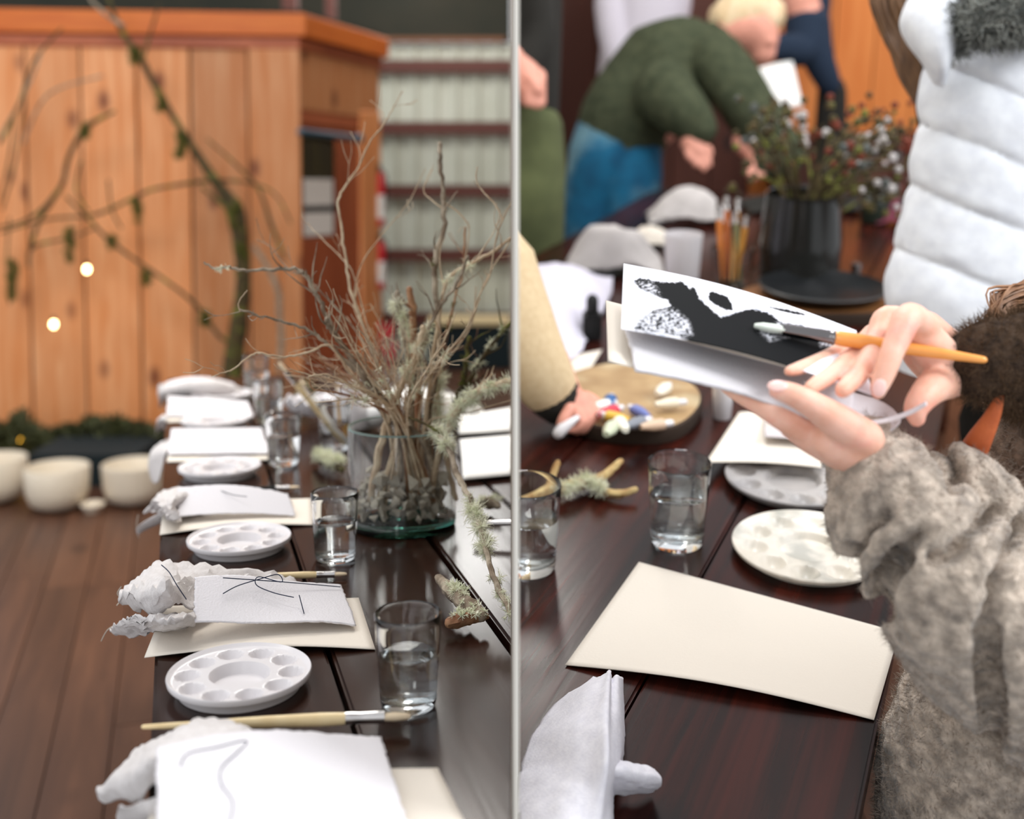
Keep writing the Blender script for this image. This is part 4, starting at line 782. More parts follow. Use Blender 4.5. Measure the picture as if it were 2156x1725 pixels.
m_ceil = mat('barn_dark', (44, 40, 34), rough=.95)
m_orangehandle = mat('orange_lacquer_handle', (232, 150, 64), (240, 164, 84), rough=.25, scale=30, coat=.4)
m_terracotta = mat('terracotta_leather', (176, 84, 40), (196, 100, 52), rough=.6, scale=40, bump=.3, bscale=150)
m_paint = mat('black_ink', (20, 22, 24), rough=.4)
# ---- setting
bm = bmesh.new(); box(bm, (2.3, 3.6, -.03), 4.58, 7.6, .02)
floorR = ob('floor', bm, m_groove, R, kind='structure', smooth=False, base=(0, 0, 0))
for k in range(36):
    x = .012 + k*.127+.0635; y = -.2+random.uniform(0, 1)
    while y < 6.8:
        ln = random.choice((2.0, 2.6)); bm = bmesh.new(); box(bm, (0, 0, 0), .124, ln-.003, .02); o = ob('floorboard', bm, m_floor, R, parent=floorR, smooth=False); o.location = (x, y+ln/2, -.01); y += ln
bm = bmesh.new(); box(bm, (2.3, 5.86, 1.15), 4.58, .04, 2.3); wallR = ob('wall_back', bm, m_groove, R, kind='structure', smooth=False, base=(0, 5.86, 0))
for k in range(22):
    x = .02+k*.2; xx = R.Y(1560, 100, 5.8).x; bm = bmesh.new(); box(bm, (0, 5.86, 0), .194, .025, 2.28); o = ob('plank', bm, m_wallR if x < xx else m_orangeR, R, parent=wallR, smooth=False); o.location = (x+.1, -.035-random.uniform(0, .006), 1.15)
# ---- dark cabinet against the orange boards
p0, p1 = R.Y(1650, 320, 5.45), R.Y(1990, 320, 5.45); zt = R.Y(1800, 300, 5.45).z; cbm = mat('dark_cabinet_wood', (66, 34, 24), (86, 44, 30), rough=.6, scale=8, stretch=(1, 1, .2))
bm = bmesh.new(); box(bm, ((p0.x+p1.x)/2, 5.6, zt/2), p1.x-p0.x, .3, zt-.02); kab = ob('cabinet', bm, cbm, R, label='long dark cabinet against the orange boards behind the dried stems', cat='cabinet', smooth=False)
bm = bmesh.new(); box(bm, ((p0.x+p1.x)/2, 5.59, zt), p1.x-p0.x+.04, .36, .03); ob('cabinet_top', bm, cbm, parent=kab, smooth=False)
for k in range(3):
    bm = bmesh.new(); w3 = (p1.x-p0.x)/3; box(bm, (p0.x+w3*(k+.5), 5.44, zt*.5), w3-.02, .02, zt-.12); dk3 = ob('door', bm, cbm, parent=kab, smooth=False)
    bm = bmesh.new(); ball(bm, (p0.x+w3*(k+.85), 5.42, zt*.55), .016); ob('knob', bm, m_black, parent=dk3)
# ---- table
OR = R.G(1850, 1530); vr = R.ray(2170, -35); AR = Vector((vr.x, vr.y, 0)).normalized(); BR = Vector((AR.y, -AR.x, 0)); FRR = Matrix((BR, AR, Z)).transposed().to_4x4()
tt = lambda x, y: (R.G(x, y)-OR).dot(BR); ss = lambda x, y: (R.G(x, y)-OR).dot(AR)
tl = tt(1230, 480); g1r = tt(1335, 1470); s0r = ss(1850, 1900)-.3; s1r = ss(1800, 425)
tabR = thing('painting_table', Vector((OR.x, OR.y, 0))+AR*.5-BR*.6, 'dark table with red grain where the person in grey brown wool paints', 'table', R)
n = 4; ed = [tl+(g1r-tl)*i/3 for i in range(4)]+[0.0]
for i in range(4): tplank(tabR, ed[i]+.0015, ed[i+1]-.0015, TZ, .035, s0r, s1r, m_tableR, 'plank', R, OR, FRR, AR, BR)
tplank(tabR, tl+.02, -.02, TZ-.036, .01, s0r+.02, s1r-.02, m_groove, 'underboard', R, OR, FRR, AR, BR)
tplank(tabR, -.05, -.025, TZ-.05, .08, s0r+.05, s1r-.05, m_tableR, 'apron', R, OR, FRR, AR, BR)
for s in (s1r-.15, s0r+.3): tplank(tabR, -.13, -.05, TZ-.05, TZ-.052, s, s+.08, m_tableR, 'leg', R, OR, FRR, AR, BR)
gr = lambda x, y, h=0: R.G(x, y, TZ+h)
# ---- cream sheet in front
bm = bmesh.new(); sheet(bm, [gr(1345, 1187), gr(1893, 1335), gr(1840, 1520), gr(1190, 1404)], 40, 30, lambda u, v: .002+.012*max(0, v-.5)*sin(pi*u)+.004*sin(pi*u)*v, 0, 0)
ob('cream_paper', bm, m_paper, R, label='large blank cream paper on the table in front of the wool sleeve', cat='paper', solid=.0009)
# ---- linen in the corner
bm = bmesh.new()
rows = [[gr(1250, 1428, .012), gr(1268, 1420, .04), gr(1284, 1414, .055), gr(1300, 1420, .045), gr(1311, 1432, .02)],
        [gr(1176, 1480, .012), gr(1222, 1468, .06), gr(1280, 1462, .085), gr(1303, 1474, .055), gr(1313, 1492, .012)],
        [gr(1120, 1550, .012), gr(1192, 1536, .065), gr(1277, 1530, .095), gr(1305, 1540, .055), gr(1314, 1556, .01)],
        [gr(1095, 1630, .012), gr(1184, 1616, .055), gr(1277, 1604, .085), gr(1301, 1606, .05), gr(1307, 1616, .012)],
        [gr(1085, 1710, .012), gr(1180, 1690, .05), gr(1268, 1672, .06), gr(1286, 1668, .035), gr(1292, 1672, .012)],
        [gr(1085, 1800, .012), gr(1180, 1770, .045), gr(1262, 1750, .04), gr(1284, 1730, .02), gr(1290, 1722, .008)],
        [gr(1085, 1880, .012), gr(1180, 1850, .03), gr(1262, 1840, .03), gr(1284, 1810, .02), gr(1290, 1800, .006)]]
rows = [[r[0], r[1], r[1]*.35+r[2]*.65, r[2], r[2]+(r[3]-r[2])*.25-Z*.008, r[3], r[4]] for r in rows]; loft(bm, rows, 8, .005, 22, .0022, 40, 2.0, .0012); clip(bm, R)
cR = ob('linen_napkin', bm, mat('white_linen_near', (220, 218, 226), (230, 228, 234), rough=.9, scale=150, bump=.25, bscale=600, spec=.15), R, label='white linen napkin standing in a ridge at the corner below the cream paper', cat='napkin', solid=.0016)
bm = bmesh.new(); loft(bm, [[gr(1268, 1598, .045), gr(1310, 1606, .04), gr(1350, 1615, .034), gr(1376, 1623, .028)], [gr(1268, 1618, .058), gr(1312, 1622, .052), gr(1354, 1630, .044), gr(1390, 1638, .034)], [gr(1272, 1646, .04), gr(1312, 1650, .034), gr(1354, 1656, .028), gr(1389, 1652, .022)], [gr(1280, 1668, .012), gr(1312, 1671, .008), gr(1350, 1670, .006), gr(1374, 1664, .006)]], 8, .003, 40, .002, 90); ob('folded_hem', bm, cR.data.materials[0], parent=cR, solid=.004)
# ---- tumblers
b1 = gr(1425, 1143); d1_ = R.depth(b1); H1 = R.Y(1432, 972, b1.y).z-TZ; R1 = 67/2400*R.depth(b1+Z*H1)
tr = tumbler_proto(R1, H1, .6, label='water tumbler standing clear behind the cream paper on the right table', room=R); tr.matrix_world = R.M @ Matrix.Translation(b1)
tk = tumbler_proto(R1, H1, .6, label='water tumbler cut by the partition beside the mossy forked twig', room=R)
b2 = gr(1112, 1196)
for o in list(tk.children):
    bm = bmesh.new(); bm.from_mesh(o.data); bmesh.ops.translate(bm, verts=bm.verts[:], vec=b2); clip(bm, R); bmesh.ops.translate(bm, verts=bm.verts[:], vec=-b2); me = o.data.copy(); bm.to_mesh(me); bm.free(); o.data = me
tk.matrix_world = R.M @ Matrix.Translation(b2)
# ---- forked twig
def tw(bm, pts, r): tube(bm, [gr(x, y, h) for x, y, h in pts], [k*.0023 for k in r], 8, smooth=4, jag=.15)
bm = bmesh.new(); tw(bm, [(1085, 1062, .012), (1130, 1046, .016), (1180, 1030, .018), (1215, 1022, .016), (1248, 1014, .014)], [4, 4, 4.4, 4, 3.6]); tw(bm, [(1245, 1014, .014), (1272, 1002, .02), (1292, 985, .026), (1306, 972, .03)], [3.6, 3, 2.6, 2.2]); tw(bm, [(1248, 1016, .014), (1270, 1034, .012), (1305, 1040, .012), (1337, 1031, .016)], [3.6, 3, 2.8, 2]); tw(bm, [(1160, 1032, .016), (1163, 1005, .03), (1174, 975, .045)], [2.6, 2.4, 2]); clip(bm, R)
ft = ob('forked_twig', bm, mat('ochre_twig', (150, 112, 66), (196, 172, 120), rough=.85, scale=50, bump=.4, bscale=120), R, label='forked lichen twig lying behind the two water tumblers', cat='twig')
bm = bmesh.new()
for x, y in ((1195, 1028), (1215, 1022), (1232, 1012), (1250, 1018), (1180, 1030), (1262, 1028)):
    for _ in range(4): tuft(bm, gr(x+random.uniform(-8, 8), y, .02), .014, 20)
ob('lichen', bm, m_lichen, parent=ft, kind='stuff')
# ---- palettes
pR = gr(1702, 1168); rP = 158/2400*R.depth(pR); bm = palette_mesh(rP, .016)
m_stained = mat('stained_plastic', (214, 206, 192), (226, 220, 210), rough=.3, scale=12, c3=(70, 84, 80), scale3=16, amt3=.45)
pl = ob('paint_palette', bm, m_stained, R, base=(0, 0, 0), label='white palette with a few ink specks, half under the wool sleeve', cat='palette'); pl.matrix_world = R.M @ Matrix.Translation(pR)
pl2 = dup(pl, gr(1668, 1022, .001), R, .9, 'grey smeared palette behind the tumbler, under the cream papers'); pl2.data = pl.data.copy(); pl2.data.materials[0] = mat('inky_plastic', (176, 170, 166), (150, 146, 146), rough=.35, scale=10, c3=(90, 96, 104), scale3=9, amt3=.7)
G5 = 'cream papers behind the tumbler'
paper([gr(1556, 868, .03), gr(1740, 872, .03), gr(1730, 985, .026), gr(1486, 974, .022)], 'cream paper resting on the smeared palette, nearer of two', .0, lambda u, v: .004*sin(pi*u), m_paper, room=R, cl=False)
paper([gr(1600, 830, .01), gr(1760, 840, .01), gr(1780, 930, .045), gr(1610, 920, .045)], 'greyish painted paper behind the hand, farther of two', .0, None, mat('grey_washed_paper', (206, 198, 200), (186, 178, 178), rough=.8, scale=8, c3=(176, 168, 130), scale3=7, amt3=.6), room=R, cl=False)
# ---- wooden slab with paint tubes
def disc(c, rx, ry, h, m1, m2, label, seed=0, room=R):
    bm = bmesh.new(); rnd = random.Random(seed); V = []
    for z, k in ((.0, .97), (h*.5, 1), (h*.92, .99), (h, .96)): V.append([bm.verts.new(c+Vector((rx*k*cos(2*pi*i/56)*(1+.03*sin(3*2*pi*i/56+seed)), ry*k*sin(2*pi*i/56)*(1+.03*sin(5*2*pi*i/56)), z))) for i in range(56)])
    for j in range(3):
        for i in range(56): bm.faces.new([V[j][i], V[j][(i+1) % 56], V[j+1][(i+1) % 56], V[j+1][i]])
    bm.faces.new(V[0][::-1]); o = ob('wood_slab', bm, m2, room, label=label, cat='wood slab', base=c)
    bm = bmesh.new(); a = [bm.verts.new(c+Vector((rx*.96*cos(2*pi*i/56)*(1+.03*sin(3*2*pi*i/56+seed)), ry*.96*sin(2*pi*i/56)*(1+.03*sin(5*2*pi*i/56)), h))) for i in range(56)]; bm.faces.new(a); ob('top_face', bm, m1, parent=o); return o
cs = gr(1322, 860); ds = R.depth(cs); slab = disc(cs, 152/2400*ds, .175, .028, m_slab, m_barkslab, 'round wood slab holding paint tubes beside the beige sleeve', 1)
tubes = [(1262, 856, (236, 236, 230), 'white', 30), (1284, 848, (30, 84, 140), 'blue', 80), (1280, 868, (196, 50, 70), 'crimson', 40), (1350, 870, (100, 112, 170), 'periwinkle', 120), (1394, 822, (230, 222, 206), 'small cream', 60), (1404, 850, (226, 214, 190), 'fat cream', 15), (1284, 905, (190, 196, 170), 'pale green', 70), (1310, 896, (236, 232, 216), 'ivory', 100), (1336, 892, (120, 124, 134), 'slate', 35), (1375, 896, (206, 176, 150), 'peach', 20), (1300, 880, (214, 170, 60), 'ochre', 150)]
for x, y, c, w_, a in tubes:
    p = R.G(x, y, TZ+.043); d = Vector((cos(radians(a)), sin(radians(a)), 0)); bm = bmesh.new(); tube(bm, [p-d*.022, p+d*.0, p+d*.018], [.006, .012, .012], 10, flat=.8, cap=False)
    o = ob('paint_tube', bm, mat('tube_'+w_.replace(' ', '_'), c, rough=.4), R, label=w_+' paint tube on the round wood slab by the beige sleeve', cat='paint tube', group='paint tubes on the slab')
    bm = bmesh.new(); tube(bm, [p+d*.018, p+d*.032], .006, 10); ob('screw_cap', bm, m_plastic, parent=o)
# ---- hand helper
def hand_parts(): pass
def cap(bm, pts, seg=14, flat=1, up=None, sm=3, room=R): tube(bm, [room.D(x, y, d) for x, y, d, r in pts], [r/2400*d for x, y, d, r in pts], seg, smooth=sm, flat=flat, up=up)
# person at the left with the beige sleeve
pb = thing('person', Vector((.02, R.G(1110, 900).y+.1, 0)), 'person at the partition in a beige sleeve reaching onto the wood slab', 'person', R)
bm = bmesh.new(); dd = 1.93
cap(bm, [(1150, 760, dd, 50), (1180, 830, dd, 46), (1205, 858, dd, 40)]); cap(bm, [(1195, 850, dd, 36), (1225, 850, dd, 34), (1235, 868, dd, 26)], flat=.8)
for pts in ([(1232, 835, dd+.02, 14), (1258, 850, dd+.01, 12), (1256, 880, dd, 10), (1240, 898, dd, 9)], [(1236, 850, dd, 14), (1254, 868, dd-.02, 12), (1246, 894, dd-.02, 10), (1228, 908, dd-.02, 9)], [(1228, 862, dd-.02, 13), (1242, 882, dd-.03, 11), (1230, 902, dd-.03, 10), (1212, 910, dd-.03, 8)], [(1215, 868, dd-.03, 12), (1226, 890, dd-.04, 10), (1212, 904, dd-.04, 9), (1196, 906, dd-.04, 8)], [(1200, 862, dd-.04, 14), (1185, 884, dd-.05, 12), (1180, 898, dd-.05, 9), (1186, 906, dd-.05, 8)]): cap(bm, pts, 10)
ob('body', clip(voxel(bm, .0035, 3), R), m_skin2, parent=pb)
bm = bmesh.new(); cap(bm, [(1040, 560, 1.95, 90), (1085, 680, 1.93, 84), (1130, 775, 1.92, 72), (1168, 832, dd, 56)], 20, sm=6); clip(bm, R); ob('sleeve', bm, m_beige, parent=pb)
bm = bmesh.new(); cap(bm, [(1166, 830, dd, 58), (1172, 838, dd, 57)], 20, sm=2); clip(bm, R); ob('cuff', bm, m_black2, parent=pb, label='dark cuff edge')
bm = bmesh.new(); tube(bm, [D(1176, 912, dd-.06), D(1184, 903, dd-.06), D(1215, 880, dd-.05)], [.010, .010, .005], 10); ob('white_marker', bm, m_plastic, R, label='white capped marker held by the hand at the beige sleeve', cat='marker')
# ---- white cloth and papers at the left
bm = bmesh.new(); loft(bm, [[gr(1085, 560, .03), gr(1150, 556, .06), gr(1215, 566, .05), gr(1290, 585, .01)], [gr(1085, 610, .04), gr(1150, 600, .08), gr(1220, 606, .06), gr(1286, 622, .01)], [gr(1090, 670, .03), gr(1150, 660, .06), gr(1210, 664, .04), gr(1262, 672, .008)], [gr(1095, 740, .01), gr(1150, 730, .03), gr(1195, 724, .02), gr(1236, 716, .004)], [gr(1110, 790, .004), gr(1150, 780, .012), gr(1190, 765, .008), gr(1225, 740, .003)]], 6, .012, 12, .004, 30, 3); clip(bm, R)
ob('linen_napkin', bm, mat('lilac_white_linen', (214, 210, 224), rough=.9), R, label='large lilac white napkin spread behind the beige sleeve', cat='napkin', solid=.002)
paper([gr(1200, 752), gr(1268, 738), gr(1230, 800), gr(1172, 800)], 'cream paper corner sticking out under the lilac white napkin', .002, None, m_paper, room=R)
bm = bmesh.new(); c = gr(1246, 712); box(bm, c+Z*.03, .04, .05, .06); bmesh.ops.bevel(bm, geom=bm.edges[:], offset=.006, segments=2, affect='EDGES'); kb = ob('ink_bottle', bm, m_paint, R, label='small dark ink bottle between the lilac napkin and the held card', cat='bottle')
bm = bmesh.new(); tube(bm, [c+Z*.06, c+Z*.085], .013, 12); ob('cap', bm, m_black, parent=kb)
def mound(x, y, wpx, hpx, seed, label, m=None):
    c = gr(x, y); d = R.depth(c); w2 = wpx/2/2400*d; h = hpx/2400*d; rows = []
    for j in range(5):
        v = j/4-.5; rows.append([c+Vector((w2*(i/4-.5)*2+noise.noise(Vector((i, j, seed)))*.02, v*w2*1.1, .004+h*max(0, cos((i/4-.5)*2.7)*cos(v*2.7))*(1+.3*noise.noise(Vector((i*1.3, j*1.7, seed+5)))))) for i in range(5)])
    bm = bmesh.new(); loft(bm, rows[::-1], 6, .012, 14, .006, 36, seed); clip(bm, R); return ob('linen_napkin', bm, m or m_grey, R, label=label, cat='napkin', solid=.002)
mound(1292, 575, 200, 105, 3, 'grey linen napkin heaped in front of the blue jeans')
mound(1446, 470, 170, 75, 8, 'grey linen napkin heaped farther back beside the jar of brushes')
mound(1370, 520, 130, 40, 11, 'low beige napkin between the two grey heaps', m_paper)
# white cup, jar with brushes, dark bottles
def vessel(x, yb, yt, wpx, prof, m, name, label, cat):
    c = gr(x, yb); d = R.depth(c); h = R.Y(x, yt, c.y).z-TZ; r = wpx/2/2400*d; bm = bmesh.new(); lathe(bm, [(a*r, b*h) for a, b in prof], 28, c); return ob(name, bm, m, R, label=label, cat=cat), c, r, h
CUP = [(0, 0), (.72, 0), (.78, .02), (1, .98), (1, 1), (.95, 1), (.93, .96), (.74, .06), (0, .05)]
vessel(1434, 640, 492, 80, CUP, m_plastic, 'paper_cup', 'tall white paper cup behind the top edge of the held card', 'cup')
vessel(1520, 880, 800, 48, CUP, m_plastic, 'white_cup', 'small white cup under the front edge of the held card', 'cup')
j, jc, jr, jh = vessel(1540, 600, 520, 90, CUP, m_glass, 'brush_jar', 'jar of orange brown brushes left of the dark vase', 'jar')
for i, (x, y) in enumerate(((1512, 420), (1530, 395), (1556, 400), (1575, 440), (1545, 430))):
    e = R.D(x, y, R.depth(jc)+random.uniform(-.03, .05)); s = jc+Vector(((i-2)*.012, 0, .012))
    brush([s, e], .008, R, ('leftmost', 'tallest', 'slim', 'rightmost', 'middle')[i]+' paintbrush in the jar left of the dark vase', mat('handle_tone_%d' % i, ((206, 120, 50), (180, 96, 40), (214, 160, 90), (190, 130, 50), (120, 120, 80))[i], rough=.4), group='brushes in the far jar', bri=m_wooldark)
VA = [(0, 0), (.8, 0), (.95, .05), (1, .5), (.9, .95), (.92, 1), (.86, .99), (.92, .5), (.85, .08), (0, .06)]
v, vc, vrr, vh = vessel(1680, 600, 405, 170, VA, mat('smoked_glass', (30, 30, 28), rough=.1), 'dark_vase', 'dark vase of dried stems in the middle of the right table', 'vase')
vd = R.depth(vc); rnd = random.Random(3)
for k in range(44):
    x = rnd.uniform(1560, 1930) if k < 30 else rnd.uniform(1760, 1940); y = rnd.uniform(215, 400)+abs(x-1700)*.15; bm = bmesh.new(); e = R.D(x, y, vd+rnd.uniform(-.25, .3)); s = vc+Vector((rnd.uniform(-.04, .04), rnd.uniform(-.04, .04), vh*.6)); m_ = (s+e)/2+Vector((0, 0, .05)); tube(bm, [s, m_, e], [.005, .004, .002], 6, smooth=4)
    kk = k % 3
    o = ob('dried_stem', bm, m_barkdark, R, label=('dark dried stem with grey green seed tufts in the dark vase', 'dried stem with rusty blossoms in the dark vase', 'dried stem with dusty pink buds in the dark vase')[kk], cat='dried stem', group='dried stems %s in the dark vase' % ('with tufts', 'with rusty blossoms', 'with pink buds')[kk], base=(s.x, s.y, s.z))
    bm = bmesh.new()
    for _ in range(7): c = e+Vector((rnd.gauss(0, .03), rnd.gauss(0, .03), rnd.gauss(0, .03))); ball(bm, c, rnd.uniform(.006, .014), seg=6)
    ob('seed_heads', bm, (m_fur, mat('rust_petal', (104, 46, 30), rough=.9) if k < 3 else bpy.data.materials['rust_petal'], m_grey)[kk] if k % 2 else m_barkdark, parent=o, kind='stuff')
ct = gr(1730, 650); trs = disc(ct, .2, .15, .03, mat('brown_slab_top', (120, 78, 44), (150, 100, 56), rough=.5, scale=10), m_barkslab, 'brown wood slab under the black tray behind the held card', 2)
bm = bmesh.new(); c = ct+Z*.032; lathe(bm, [(0, 0), (.12, 0), (.15, .025), (.145, .028), (.115, .006), (0, .005)], 40, c); ob('black_tray', bm, m_paint, R, label='round black tray on the brown wood slab behind the held card', cat='tray', base=c)
vessel(1735, 590, 545, 22, CUP, m_steel, 'steel_cup', 'small steel cup on the black tray, left of two', 'cup')
vessel(1800, 600, 555, 22, CUP, m_steel, 'steel_cup', 'small steel cup on the black tray, right of two', 'cup')
vessel(1790, 380, 328, 32, CUP, m_plastic, 'white_cup', 'small bright white cup catching light beside the dried stems', 'cup')
vessel(1840, 470, 380, 60, VA, mat('green_bottle_glass', (40, 48, 40), rough=.15), 'dark_bottle', 'dark green bottle right of the dark vase', 'bottle')
mound(1895, 470, 120, 50, 15, 'plum coloured cloth heaped beside the white vest', mat('plum_cloth', (104, 44, 60), rough=.9))
mound(1690, 440, 260, 40, 19, 'dark crumpled cloth around the foot of the dried stems', m_black2)
# ---- people farther back
def person(x, y, d, label):
    p = R.D(x, y, d); return thing('person', (p.x, p.y, 0), label, 'person', R)
po = person(1300, 400, 4.3, 'person in olive sweater and blue jeans bending over the table')
d = 4.3; bm = bmesh.new()
cap(bm, [(1500, 95, d, 44), (1535, 70, d, 36)]); cap(bm, [(1545, 62, d, 52), (1575, 55, d, 58), (1595, 80, d, 48), (1602, 105, d, 34)], 16); cap(bm, [(1598, 70, d-.06, 10), (1622, 88, d-.06, 9)])
cap(bm, [(1420, 200, d, 70), (1300, 300, d, 75)]); cap(bm, [(1470, 250, d-.25, 30), (1462, 290, d-.3, 24), (1455, 300, d-.32, 24), (1470, 320, d-.33, 22)])
cap(bm, [(1565, 300, d-.2, 26), (1600, 340, d-.22, 20), (1590, 352, d-.25, 22)])
for k, (fx, fy) in enumerate(((1448, 322), (1462, 336), (1478, 345), (1490, 335), (1492, 312))): cap(bm, [(1462+k*4, 312, d-.33, 9), (fx, fy, d-.35, 8), (fx+4, fy+12, d-.35, 7)], 8)
for k, (fx, fy) in enumerate(((1578, 362), (1590, 368), (1602, 366), (1612, 356), (1578, 344))): cap(bm, [(1592+k*3, 352, d-.25, 8), (fx, fy, d-.28, 7), (fx-2, fy+8, d-.28, 6)], 8)
ob('body', voxel(bm, .006, 4), m_skin2, parent=po)
bm = bmesh.new(); cap(bm, [(1548, 40, d, 56), (1580, 22, d, 62), (1605, 30, d, 50)], 16); cap(bm, [(1535, 40, d, 46), (1525, 70, d+.05, 34), (1530, 100, d+.05, 24)], 12); ob('hair', voxel(bm, .006, 3), m_blond, parent=po)
bm = bmesh.new(); cap(bm, [(1300, 285, d, 92), (1345, 215, d, 105), (1410, 150, d, 112), (1460, 110, d, 88), (1500, 92, d, 52)], 24, sm=6)
cap(bm, [(1500, 130, d-.12, 66), (1560, 200, d-.2, 62), (1610, 270, d-.22, 56), (1650, 330, d-.25, 44), (1610, 345, d-.26, 30)], 16, sm=5); cap(bm, [(1400, 190, d-.2, 66), (1440, 240, d-.28, 54), (1470, 272, d-.32, 40)], 16, sm=5)
bm = voxel(bm, .007, 6)
for v in bm.verts: v.co += v.normal*(.014*noise.noise(v.co*7)+.003*noise.noise(v.co*28))
ob('sweater', bm, m_olive, parent=po)
bm = bmesh.new(); cap(bm, [(1300, 268, d+.02, 84), (1275, 340, d, 82), (1250, 420, d+.02, 62), (1240, 520, d+.05, 54), (1236, 640, d+.06, 48), (1236, 1010, d+.1, 36)], 20, sm=5); cap(bm, [(1325, 300, d, 66), (1330, 380, d-.04, 64), (1320, 480, d-.03, 54), (1315, 640, d, 46), (1310, 1010, d+.05, 36)], 20, sm=5); ob('jeans', voxel(bm, .008, 4), m_jeans, parent=po)
pw_ = person(1360, 300, 5.2, 'person in pale lavender top standing behind the olive sweater'); d = 5.2
bm = bmesh.new(); cap(bm, [(1375, -240, d, 30), (1372, -200, d, 24), (1370, -150, d, 50), (1360, 0, d, 60), (1350, 120, d, 60)]); ball(bm, R.D(1378, -280, d), .1, .1, .13); ob('body', voxel(bm, .012, 4), m_skin2, parent=pw_)
bm = bmesh.new(); cap(bm, [(1375, -140, d, 70), (1365, 0, d, 92), (1345, 130, d, 84), (1335, 220, d, 80)], 20, sm=5); cap(bm, [(1300, -120, d, 40), (1285, 20, d-.1, 34), (1300, 130, d-.15, 28)], 12); ob('top', voxel(bm, .01, 5), m_lav, parent=pw_)
bm = bmesh.new(); cap(bm, [(1345, 220, d, 80), (1320, 420, d, 60), (1315, 840, d, 40)], 16); ob('trousers', bm, m_black2, parent=pw_)
pn = person(1720, 300, 5.0, 'person in navy sleeves holding up a white sheet over the dried stems'); d = 5.0
bm = bmesh.new(); cap(bm, [(1685, 10, d, 38), (1690, -60, d, 48)]); cap(bm, [(1690, -10, d, 26), (1700, 40, d, 40)]); cap(bm, [(1560, 120, d-.1, 14), (1548, 132, d-.12, 13)])
for k in range(4): cap(bm, [(1552, 128+k*4, d-.12, 6), (1545+k*3, 142+k*2, d-.13, 5)], 8)
cap(bm, [(1556, 122, d-.12, 6), (1566, 136, d-.14, 5)], 8)
ob('body', voxel(bm, .007, 3), m_skin2, parent=pn)
bm = bmesh.new(); cap(bm, [(1700, 60, d, 50), (1690, 105, d-.05, 36), (1640, 100, d-.1, 30), (1565, 122, d-.1, 24)], 16, sm=5); cap(bm, [(1705, 50, d, 44), (1722, 120, d-.02, 34), (1745, 175, d, 26)], 14, sm=4); cap(bm, [(1700, 50, d+.05, 44), (1690, -60, d+.1, 66), (1690, -120, d+.1, 60)], 16, sm=4); ob('sweater', voxel(bm, .008, 4), m_navy, parent=pn)
bm = bmesh.new(); sheet(bm, [R.D(1556, 160, 4.8), R.D(1668, 128, 4.86), R.D(1690, 222, 4.76), R.D(1590, 250, 4.7)], 8, 8, lambda u, v: .01*sin(pi*u)); hp = ob('held_sheet', bm, m_white, R, label='white sheet held up by the person in navy sleeves', cat='paper', solid=.001)
bm = bmesh.new(); cap(bm, [(1752, 190, d+.05, 30), (1748, 300, d+.1, 34), (1745, 420, d+.1, 32), (1745, 800, d+.1, 26)], 14, sm=3); ob('trousers', bm, m_black2, parent=pn)
pp = person(1090, 300, 3.4, 'person in dark coat and moss green trousers cut by the partition'); d = 3.4
bm = bmesh.new(); cap(bm, [(1085, 130, d-.16, 34), (1105, 165, d-.18, 38), (1112, 190, d-.18, 36)])
for k in range(4): cap(bm, [(1118, 150+k*18, d-.19, 14), (1138, 158+k*17, d-.2, 13), (1134, 180+k*13, d-.22, 12), (1112, 190+k*8, d-.23, 11)], 10)
cap(bm, [(1100, 150, d-.2, 14), (1120, 172, d-.23, 13), (1132, 190, d-.24, 11)], 10); ob('body', clip(voxel(bm, .005, 3), R), m_skin2, parent=pp)
bm = bmesh.new(); cap(bm, [(1075, -160, d, 80), (1085, 0, d, 100), (1085, 150, d, 96), (1085, 270, d+.02, 90)], 20, sm=5); cap(bm, [(1110, -80, d-.1, 40), (1135, 60, d-.12, 36), (1105, 135, d-.16, 34)], 14); ob('coat', clip(voxel(bm, .01, 5), R), m_black2, parent=pp)
bm = bmesh.new(); cap(bm, [(1090, 270, d, 96), (1100, 360, d, 92), (1105, 480, d, 84), (1105, 1000, d+.1, 60)], 20, sm=5); ob('trousers', clip(voxel(bm, .01, 5), R), m_olivelt, parent=pp)
# ------------------------------------------------------------------ person in the white quilted vest
d = 1.95
pv = person(2110, 500, d, 'person in white quilted vest standing at the table beyond the painter')
bm = bmesh.new(); cap(bm, [(2120, -330, d, 100), (2110, -230, d, 110), (2120, -120, d, 60), (2130, -20, d, 60), (2130, 150, d, 90), (2110, 600, d, 100)], 18); ob('body', voxel(bm, .012, 4), m_skin2, parent=pv)
bm = bmesh.new(); NR = 120; NS = 90; path = catmull([Vector((2150, 20, 150)), Vector((2132, 150, 178)), Vector((2122, 300, 188)), Vector((2110, 450, 200)), Vector((2095, 600, 220)), Vector((2090, 760, 214))], 24)
V = []
for q in path:
    c = R.D(q.x, q.y, d); rx = q.z/2400*d; ry = rx*.72; row = []
    for k in range(NS):
        a = 2*pi*k/NS; p = c+Vector((rx*cos(a), ry*sin(a), 0)); x, y = px(p); f = y-.40*(x-1950)+8*noise.noise(p*9); w = abs(sin(pi*(f+20)/142))
        n = Vector((cos(a), sin(a), 0)); b = .015*(w**.4)-.008+.005*noise.noise(p*Vector((30, 30, 30)).x)*(1-w)+.003*noise.noise(p*26)
        row.append(bm.verts.new(p+n*b-Z*.006*w))
    V.append(row)
for j in range(len(V)-1):
    for k in range(NS): bm.faces.new([V[j][k], V[j][(k+1) % NS], V[j+1][(k+1) % NS], V[j+1][k]])
bm.faces.new(V[-1]); bm.faces.new(V[0][::-1]); ob('quilted_vest', bm, m_vest, parent=pv)
